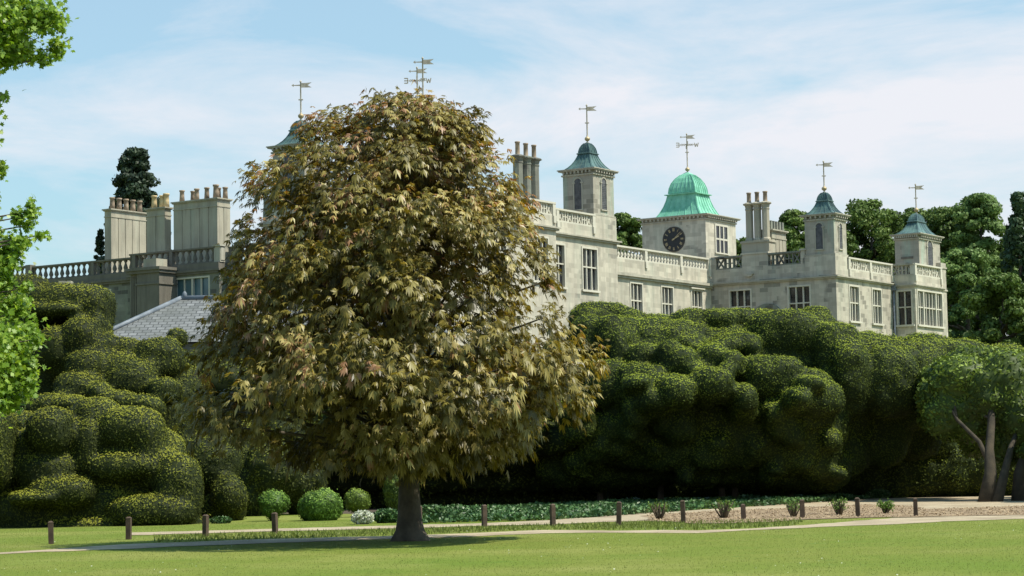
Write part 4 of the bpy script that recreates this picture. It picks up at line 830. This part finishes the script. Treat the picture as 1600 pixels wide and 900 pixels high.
# pruned shrubs in the mulch
SH = [(1030, 812, 15, 28, 'first pruned stubby shrub from the left in the mulch bed'), (1131, 810, 20, 28, 'second pruned shrub from the left, widest of the stubby shrubs'), (1240, 808, 15, 26, 'third pruned shrub, dense stubs beside a bollard'),
      (1312, 805, 14, 24, 'fourth pruned shrub, between two bollards in the mulch'), (1384, 803, 12, 20, 'fifth pruned shrub, small and leafy at the right of the mulch')]
for i, (px, py, rx, h, lab) in enumerate(SH):
    g0 = G(px, py); s = g0.y / F; SHR = empty('pruned_shrub', (g0.x, g0.y, 0), 0, lab, 'shrub', 'pruned shrubs in the mulch bed'); m = MB(); tips = []
    for k_ in range(22):
        a = random.uniform(0, 6.28); rr = random.uniform(.25, 1) * rx * s; hh = h * s * random.uniform(.55, 1.0); tip = Vector((math.cos(a) * rr, math.sin(a) * rr, hh)); tips.append(tip)
        m.tube([(tip.x * .15, tip.y * .15, -.02), (tip.x * .55, tip.y * .55, hh * .4), tuple(tip)], [.03, .022, .014], 5)
    m.build('stems', M['bark_pale'], SHR)
    q = np.array([tuple(t_ + Vector((random.gauss(0, .05), random.gauss(0, .05), random.gauss(-.03, .05)))) for t_ in tips for _ in range(16 if i != 4 else 34)])
    scatter_plant('leaves', q, M['bush'], .03, None, None, seed=50 + i, parent=SHR)
# leaf litter on mulch
X = rng.uniform(3, 20, 26000); Y = rng.uniform(60, 90, 26000); k = inside(X, Y, MULCH); pts_ = np.stack([X[k], Y[k], np.full(k.sum(), .03)], 1)
LM = simple('dry_litter', (.20, .13, .07), (.46, .35, .22), 30, .9); r0 = rng.normal(0, .3, (len(pts_), 3)); r0[:, 2] += 1
V_, Q = leaves_on(pts_, r0 / np.linalg.norm(r0, axis=1)[:, None], .028, .6, .3, .01, 60); o = mesh_np('leaf_litter', V_, Q, LM); tag(o, 'dry brown leaf litter strewn over the mulch bed', 'leaf litter', kind='stuff')
# daisies and a few fallen leaves on the lawn
n = 500; Y = rng.uniform(31, 58, n); X = rng.uniform(-.26, .26, n) * Y; k = np.array([noise.noise(Vector((x * .35, y * .2, 7))) > .08 for x, y in zip(X, Y)]); X, Y = X[k], Y[k]
pts_ = np.stack([X, Y, np.full(len(X), .035)], 1); V_, Q = leaves_on(pts_, np.tile([0, -.3, 1.0], (len(X), 1)), .014, .9, .2, .005, 61)
o = mesh_np('daisies', V_, Q, M['white'], rng.random(len(X))); tag(o, 'tiny white daisies and pale specks scattered in the lawn', 'daisies', kind='stuff')
# rough verge tufts between the two paths
V, X, Y = blades(52000, 52, 74, 9, (.04, .10)); vg = band([(240, 838), (620, 827), (850, 820.5), (1000, 816), (1260, 813), (1240, 822), (1100, 828), (850, 828), (600, 837), (240, 848)]); k = inside(X, Y, vg)
V = V[k]; o = mesh_np('rough_grass', V.reshape(-1, 3), np.arange(len(V) * 3).reshape(-1, 3), M['grass'], rng.random(len(V))); tag(o, 'rough grass verge between the two gravel paths', 'grass', kind='stuff')

# ------------------------------------------------------------------ the chestnut
TR = G(640, 845); TY = TR.y
CH = empty('chestnut_tree', (TR.x, TR.y, 0), 0, 'bronze-green young horse chestnut tree standing alone on the lawn', 'tree')
prof = [(184, 560, 690), (194, 536, 730), (206, 514, 760), (222, 498, 766), (245, 486, 752), (262, 474, 772), (285, 428, 792), (305, 408, 794), (330, 392, 808), (368, 384, 828), (419, 384, 854), (445, 372, 848), (470, 345, 856), (530, 312, 898), (560, 312, 918), (585, 316, 930), (628, 320, 922), (650, 322, 884), (668, 346, 872), (688, 410, 862), (706, 490, 790), (722, 595, 745)]
zs = [P(640, y, TY).z for y, _, _ in prof][::-1]; xl = [(P(a - 14, y, TY).x - TR.x) for y, a, _ in prof][::-1]; xr = [(P(b_ + 8, y, TY).x - TR.x) for y, _, b_ in prof][::-1]
def crown(z): return np.interp(z, zs, xl), np.interp(z, zs, xr)
zlo, zhi = zs[0], zs[-1]; rc = np.random.default_rng(21); clumps = []; tries = 0
sd = rc.uniform(0, 100, 3)
while len(clumps) < 2500 and tries < 120000:
    tries += 1; z = rc.uniform(zlo, zhi + .1); a, b_ = crown(z); hw = (b_ - a) / 2; cx = (a + b_) / 2
    th = rc.uniform(0, 2 * math.pi); q = rc.random()
    rr = 1 - .42 * rc.random() ** 1.6 if q < .86 else rc.uniform(.25, .6)
    nn_ = noise.noise(Vector((math.cos(th) * 1.7 + sd[0], math.sin(th) * 1.7, z * .7))) * .24 + noise.noise(Vector((math.cos(th) * 5, math.sin(th) * 5 + sd[1], z * 1.7))) * .10
    rr = rr * (.985 + nn_)
    x = cx + math.cos(th) * rr * hw; y = math.sin(th) * rr * hw * .93 - .9
    if rc.random() > (.35 + hw / 5): continue
    if noise.noise(Vector((x * .42 + 3, y * .42, z * 1.45))) < -.13 and rr > .72: continue
    # hollow gaps between branch tiers
    gp = noise.noise(Vector((x * .62, y * .62 + 9, z * .95)))
    if gp < -.14 and rr > .55: continue
    clumps.append((x, y, z, math.cos(th), math.sin(th), rr))
clumps = np.array(clumps); nC = len(clumps)
LPC = 12; nL = nC * LPC; C = np.repeat(clumps, LPC, 0)
outd = np.stack([C[:, 3], C[:, 4], np.clip((C[:, 2] - 5.2) / 5, -.3, 1)], 1); outd /= np.linalg.norm(outd, axis=1)[:, None]
az = rc.uniform(0, 2 * math.pi, nL); up_ = np.array([0, 0, 1.0]); tang = np.cross(outd, up_); tang /= np.linalg.norm(tang, axis=1)[:, None] + 1e-9; bt = np.cross(tang, outd)
rad_d = tang * np.cos(az)[:, None] + bt * np.sin(az)[:, None]
pet = rc.uniform(.10, .30, nL)[:, None]
ctr = C[:, :3] + rc.normal(0, .10, (nL, 3)) + (rad_d + outd * .45) * pet
dirv = rad_d * .9 + outd * .7 + np.array([0, 0, -.25]) + rc.normal(0, .2, (nL, 3)); dirv /= np.linalg.norm(dirv, axis=1)[:, None]
upn = outd * .5 + np.array([0, 0, 1.0]) + rc.normal(0, .28, (nL, 3)); side = np.cross(dirv, upn); side /= np.linalg.norm(side, axis=1)[:, None] + 1e-9; nrm = np.cross(side, dirv)
ang = np.radians([-78, -42, -14, 14, 42, 78]); ll = np.array([.68, .9, 1, 1, .9, .68]); K = len(ang)
Ls = rc.uniform(.115, .205, nL)
drp = rc.uniform(.25, 1.0, nL)
V_ = np.zeros((nL, K, 4, 3))
for k_ in range(K):
    d = dirv * math.cos(ang[k_]) + side * math.sin(ang[k_]); w_ = -dirv * math.sin(ang[k_]) + side * math.cos(ang[k_])
    l = (Ls * ll[k_])[:, None]; dz = np.array([0, 0, -1.0]) * (drp[:, None] * l)
    jit_ = rc.normal(0, .02, (nL, 3)); wd = l * .15
    mid = ctr + d * l * .62 + dz * .42; tip = ctr + d * l * .98 + dz + jit_
    V_[:, k_, 0] = ctr + d * l * .05; V_[:, k_, 1] = mid + w_ * wd + nrm * wd * .2; V_[:, k_, 2] = tip; V_[:, k_, 3] = mid - w_ * wd + nrm * wd * .2
# clump tint: pinkish-brown young growth towards the upper left, greener low right (real colour of the young leaves)
ct = rc.normal(0, .17, nC); red = rc.random(nC) < np.clip(.08 - .03 * clumps[:, 0] + .04 * (clumps[:, 2] - 5), .01, .38)
cv = np.clip(.48 + ct + .0 * clumps[:, 2], .1, .82); cv = np.where(red, rc.uniform(.84, 1, nC), cv)
rv = np.clip(np.repeat(np.repeat(cv, LPC), K) + rc.normal(0, .07, nL * K), 0, 1)
mesh_np('crown', V_.reshape(-1, 3), np.arange(nL * K * 4).reshape(-1, 4), M['chest'], rv, CH)
print('chestnut leaflets', nL * K)
m = MB()
m.rings([[((r * (1 + .18 * math.cos(3 * t_ + 1) * fl_)) * math.cos(t_), (r * (1 + .18 * math.sin(4 * t_) * fl_)) * math.sin(t_) + yo, z) for t_ in np.linspace(0, 2 * math.pi, 20)[:-1]]
         for r, z, fl_, yo in ((.50, -.1, 1, 0), (.42, .06, .9, 0), (.33, .25, .6, 0), (.275, .55, .4, 0), (.245, 1.1, .25, 0), (.232, 1.7, .18, -.03), (.235, 2.1, .15, -.06), (.2, 3.2, .1, -.15), (.15, 5, .1, -.35), (.09, 7.2, .1, -.6), (.03, 9.4, 0, -.8))], True)
for k_ in range(70):
    c_ = clumps[rc.integers(nC)]; z0 = min(max(1.9, c_[2] * .62 - .2), 8.2); yo = -.09 * z0
    m.tube([(0, yo, z0), (c_[0] * .35, c_[1] * .35 + yo * .5, z0 + (c_[2] - z0) * .55), (c_[0] * .75, c_[1] * .75, z0 + (c_[2] - z0) * .9), (c_[0] * .97, c_[1] * .97, c_[2])], [.085, .055, .03, .012], 6)
m.build('trunk', M['bark'], CH)

# ------------------------------------------------------------------ near maple, trunk beyond the left edge
MY = 25.0; MP = empty('maple_tree', (-9.6, MY, 0), 0, 'bright green maple branches hanging in from the left edge', 'tree')
rm = np.random.default_rng(33); tips = []; m = MB()
m.tube([(0, 0, -.1), (.05, 0, 2), (0, .05, 5), (.1, 0, 9)], [.34, .27, .22, .1], 10)
REG = [(30, 20, 46, 34), (0, 40, 50, 40), (75, 28, 26, 22), (88, 75, 14, 18), (68, 92, 14, 10), (30, 80, 30, 18), (10, 95, 18, 10), (95, 40, 8, 12), (5, 150, 6, 6),
       (2, 265, 8, 14), (15, 390, 26, 22), (34, 378, 16, 8), (48, 330, 9, 20), (62, 368, 12, 6), (28, 340, 10, 14), (12, 412, 16, 12), (4, 440, 18, 20), (45, 352, 6, 8),
       (20, 480, 26, 22), (14, 530, 34, 26), (42, 520, 20, 20), (10, 575, 32, 30), (40, 570, 20, 24), (22, 615, 26, 22), (48, 600, 10, 16), (0, 625, 20, 20), (58, 530, 8, 10), (40, 450, 10, 8), (-30, 40, 40, 60), (-40, 400, 40, 60), (-30, 560, 40, 80), (-50, 240, 40, 100)]
wts = np.array([a * b_ for _, _, a, b_ in REG], float); wts /= wts.sum(); LP = []; 
for (px, py, rx, ry) in REG:
    s = MY / F; Yc = MY + rm.uniform(-.5, .5); c_ = P(px, py, Yc); root = Vector((-9.6, MY, max(2.0, c_.z - 1.3)))
    midp = root.lerp(c_, .5) + Vector((0, 0, .35)); loc = lambda v: tuple(Vector(v) - Vector((-9.6, MY, 0)))
    m.tube([loc(root), loc(midp), loc(root.lerp(c_, .85) + Vector((0, 0, .1))), loc(c_)], [.05, .03, .014, .006], 5)
    n_ = int(rx * ry * math.pi * .30) + 5
    d = rm.normal(0, .50, (n_, 3)); q = np.array(c_) + d * np.array([rx * s, max(.12, rx * s), ry * s])
    LP.append(q)
    for j in range(3):
        t_ = q[rm.integers(n_)]; m.tube([loc(c_), loc(t_)], [.007, .004], 4)
m.build('trunk', M['bark'], MP)
LP = np.concatenate(LP) - np.array([-9.6, MY, 0]); n = len(LP); star = []
for a_, r_s in ((0, 1), (22, .52), (48, .92), (72, .48), (100, .72), (140, .42), (180, .25), (220, .42), (260, .72), (288, .48), (312, .92), (338, .52)): star.append((r_s * math.cos(math.radians(a_)), r_s * math.sin(math.radians(a_))))
star = np.array(star); nn_ = rm.normal(0, .7, (n, 3)) + np.array([.25, -.45, .75]); nn_ /= np.linalg.norm(nn_, axis=1)[:, None]
a_ = np.cross(nn_, rm.normal(0, 1, (n, 3)) + np.array([0, 0, -1.5])); a_ /= np.linalg.norm(a_, axis=1)[:, None]; b2 = np.cross(nn_, a_); sz = rm.uniform(.028, .055, n)
V_ = LP[:, None, :] + (a_[:, None, :] * star[None, :, 0:1] + b2[:, None, :] * star[None, :, 1:2] + nn_[:, None, :] * (np.linalg.norm(star, axis=1) ** 2 * -.25)[None, :, None]) * sz[:, None, None]
mesh_np('leaves', V_.reshape(-1, 3), np.arange(n * 12).reshape(n, 12), M['maple'], rm.random(n), MP)

# ------------------------------------------------------------------ far trees
def fartree(px, ptop, wpx, Y, mat, lab, name='broadleaf_tree', shape='round', nclump=260, leaf=.165, per=260, pbase=760, seed=0, core=True, group='trees behind the house'):
    r = np.random.default_rng(seed); s = Y / F; b0 = P(px, 720, Y); top = P(px, ptop, Y).z; hw = wpx * s / 2
    T = empty(name, (b0.x, Y, 0), 0, lab, 'tree', group); Ht = top
    pts_ = []; rv = []; nr = []; base = Ht * (.12 if shape != 'conifer' else .2)
    for k_ in range(nclump):
        f = r.random() ** (.75 if shape == 'round' else 1.0); z = base + (Ht - base) * f
        if shape == 'round': w = hw * math.sqrt(max(.04, 1 - (2 * abs(f - .45) / 1.12) ** 2.4))
        elif shape == 'conifer': w = hw * ((1 - f) ** .75 + .04)
        else: w = hw * (.55 + .45 * math.sin(f * 9 + 1)) * (1 - f ** 3)
        th = r.uniform(0, 6.283); rr = w * (r.random() ** .35) * r.uniform(.8, 1.08); cr_ = hw * r.uniform(.13, .25) * (1 if shape != 'conifer' else .5)
        c_ = np.array([math.cos(th) * rr, math.sin(th) * rr, min(z, Ht - cr_ * .5)])
        d = r.normal(0, 1, (per, 3)); d /= np.linalg.norm(d, axis=1)[:, None]
        pts_.append(c_ + d * cr_ * (r.random((per, 1)) ** .33) * np.array([1.1, 1.1, .72])); nr.append(d); rv.append(np.clip(r.normal(.5 + r.normal(0, .16), .16, per), 0, 1))
    pts_ = np.concatenate(pts_); nr = np.concatenate(nr); rv = np.concatenate(rv)
    V_, Q = leaves_on(pts_, nr, leaf, .62, .5, 0, seed)
    mesh_np('crown', V_, Q, mat, rv, T)
    m = MB(); m.tube([(0, 0, -.2), (.2, 0, Ht * .3), (0, .2, Ht * .6), (.1, 0, Ht * .93)], [hw * .09 + .2, hw * .07 + .15, hw * .04 + .1, .05], 8)
    for k_ in range(14 if shape == 'round' else 0):
        a = r.uniform(0, 6.28); z = Ht * r.uniform(.25, .8); l = hw * r.uniform(.4, .8); m.tube([(0, 0, z), (math.cos(a) * l * .5, math.sin(a) * l * .5, z + l * .3), (math.cos(a) * l, math.sin(a) * l, z + l * .45)], [.22, .14, .05], 5)
    m.build('trunk', M['bark'], T); return T
fartree(214, 234, 225, 190, M['pine'], 'dark conifer standing behind the left chimney stacks', 'conifer_tree', 'conifer', 330, .2, 150, seed=1, group=None)
fartree(158, 360, 60, 192, M['pine'], 'small dark evergreen left of the leftmost chimney stack', 'evergreen_tree', 'conifer', 120, .2, 120, seed=2, group=None)
fartree(984, 335, 100, 200, M['oak'], 'green tree showing between the tall turret and the clock tower', seed=3)
fartree(1172, 372, 90, 205, M['oak'], 'tree glimpsed just right of the clock tower', seed=4, nclump=110)
fartree(1248, 330, 105, 205, M['oak'], 'tree showing between the three-pot chimney and the right turret', seed=5)
fartree(1305, 345, 120, 200, M['oak'], 'tree directly behind the right corner turret', seed=6, nclump=130)
fartree(1372, 314, 165, 205, M['oak'], 'wide dark green tree between the two right-hand turrets', seed=7, nclump=230)
fartree(1450, 326, 130, 210, M['oak'], 'dark tree behind the turret of the bay', seed=8, nclump=180)
fartree(1425, 345, 120, 215, M['oak'], 'tree in the gap left of the bay turret', seed=9, nclump=130)
fartree(1498, 324, 110, 205, M['oak'], 'rounded tree just right of the bay turret', seed=10, nclump=180)
fartree(1545, 305, 120, 200, M['oak2'], 'tall pale green tree near the right edge', seed=11, nclump=210)
fartree(1520, 390, 130, 185, M['oak2'], 'lower pale green tree in front of the right-hand wood', seed=12, nclump=170)
fartree(1480, 430, 90, 190, M['oak'], 'dark low tree right beside the bay wall', seed=13, nclump=120)
fartree(1606, 300, 90, 178, M['oakdark'], 'dark sparse cedar at the right edge of the picture', 'cedar_tree', 'ragged', 170, .22, 120, seed=14)
fartree(1575, 430, 140, 172, M['oak'], 'shaded bushy tree low at the right edge', seed=15, nclump=170)
fartree(1640, 330, 120, 195, M['oak'], 'tree beyond the right edge behind the cedar', seed=16, nclump=120)
for i, px in enumerate((1130, 1220, 1330, 1410, 1500, 1590)):
    fartree(px, 395, 150, 222, M['oak'], ['low tree far behind the clock tower', 'low tree far behind the small chimney row', 'low tree far behind the lit balustrade', 'low tree far behind the bay balustrade', 'low far tree behind the pale right-hand tree', 'low far tree behind the cedar'][i], seed=60 + i, nclump=110)
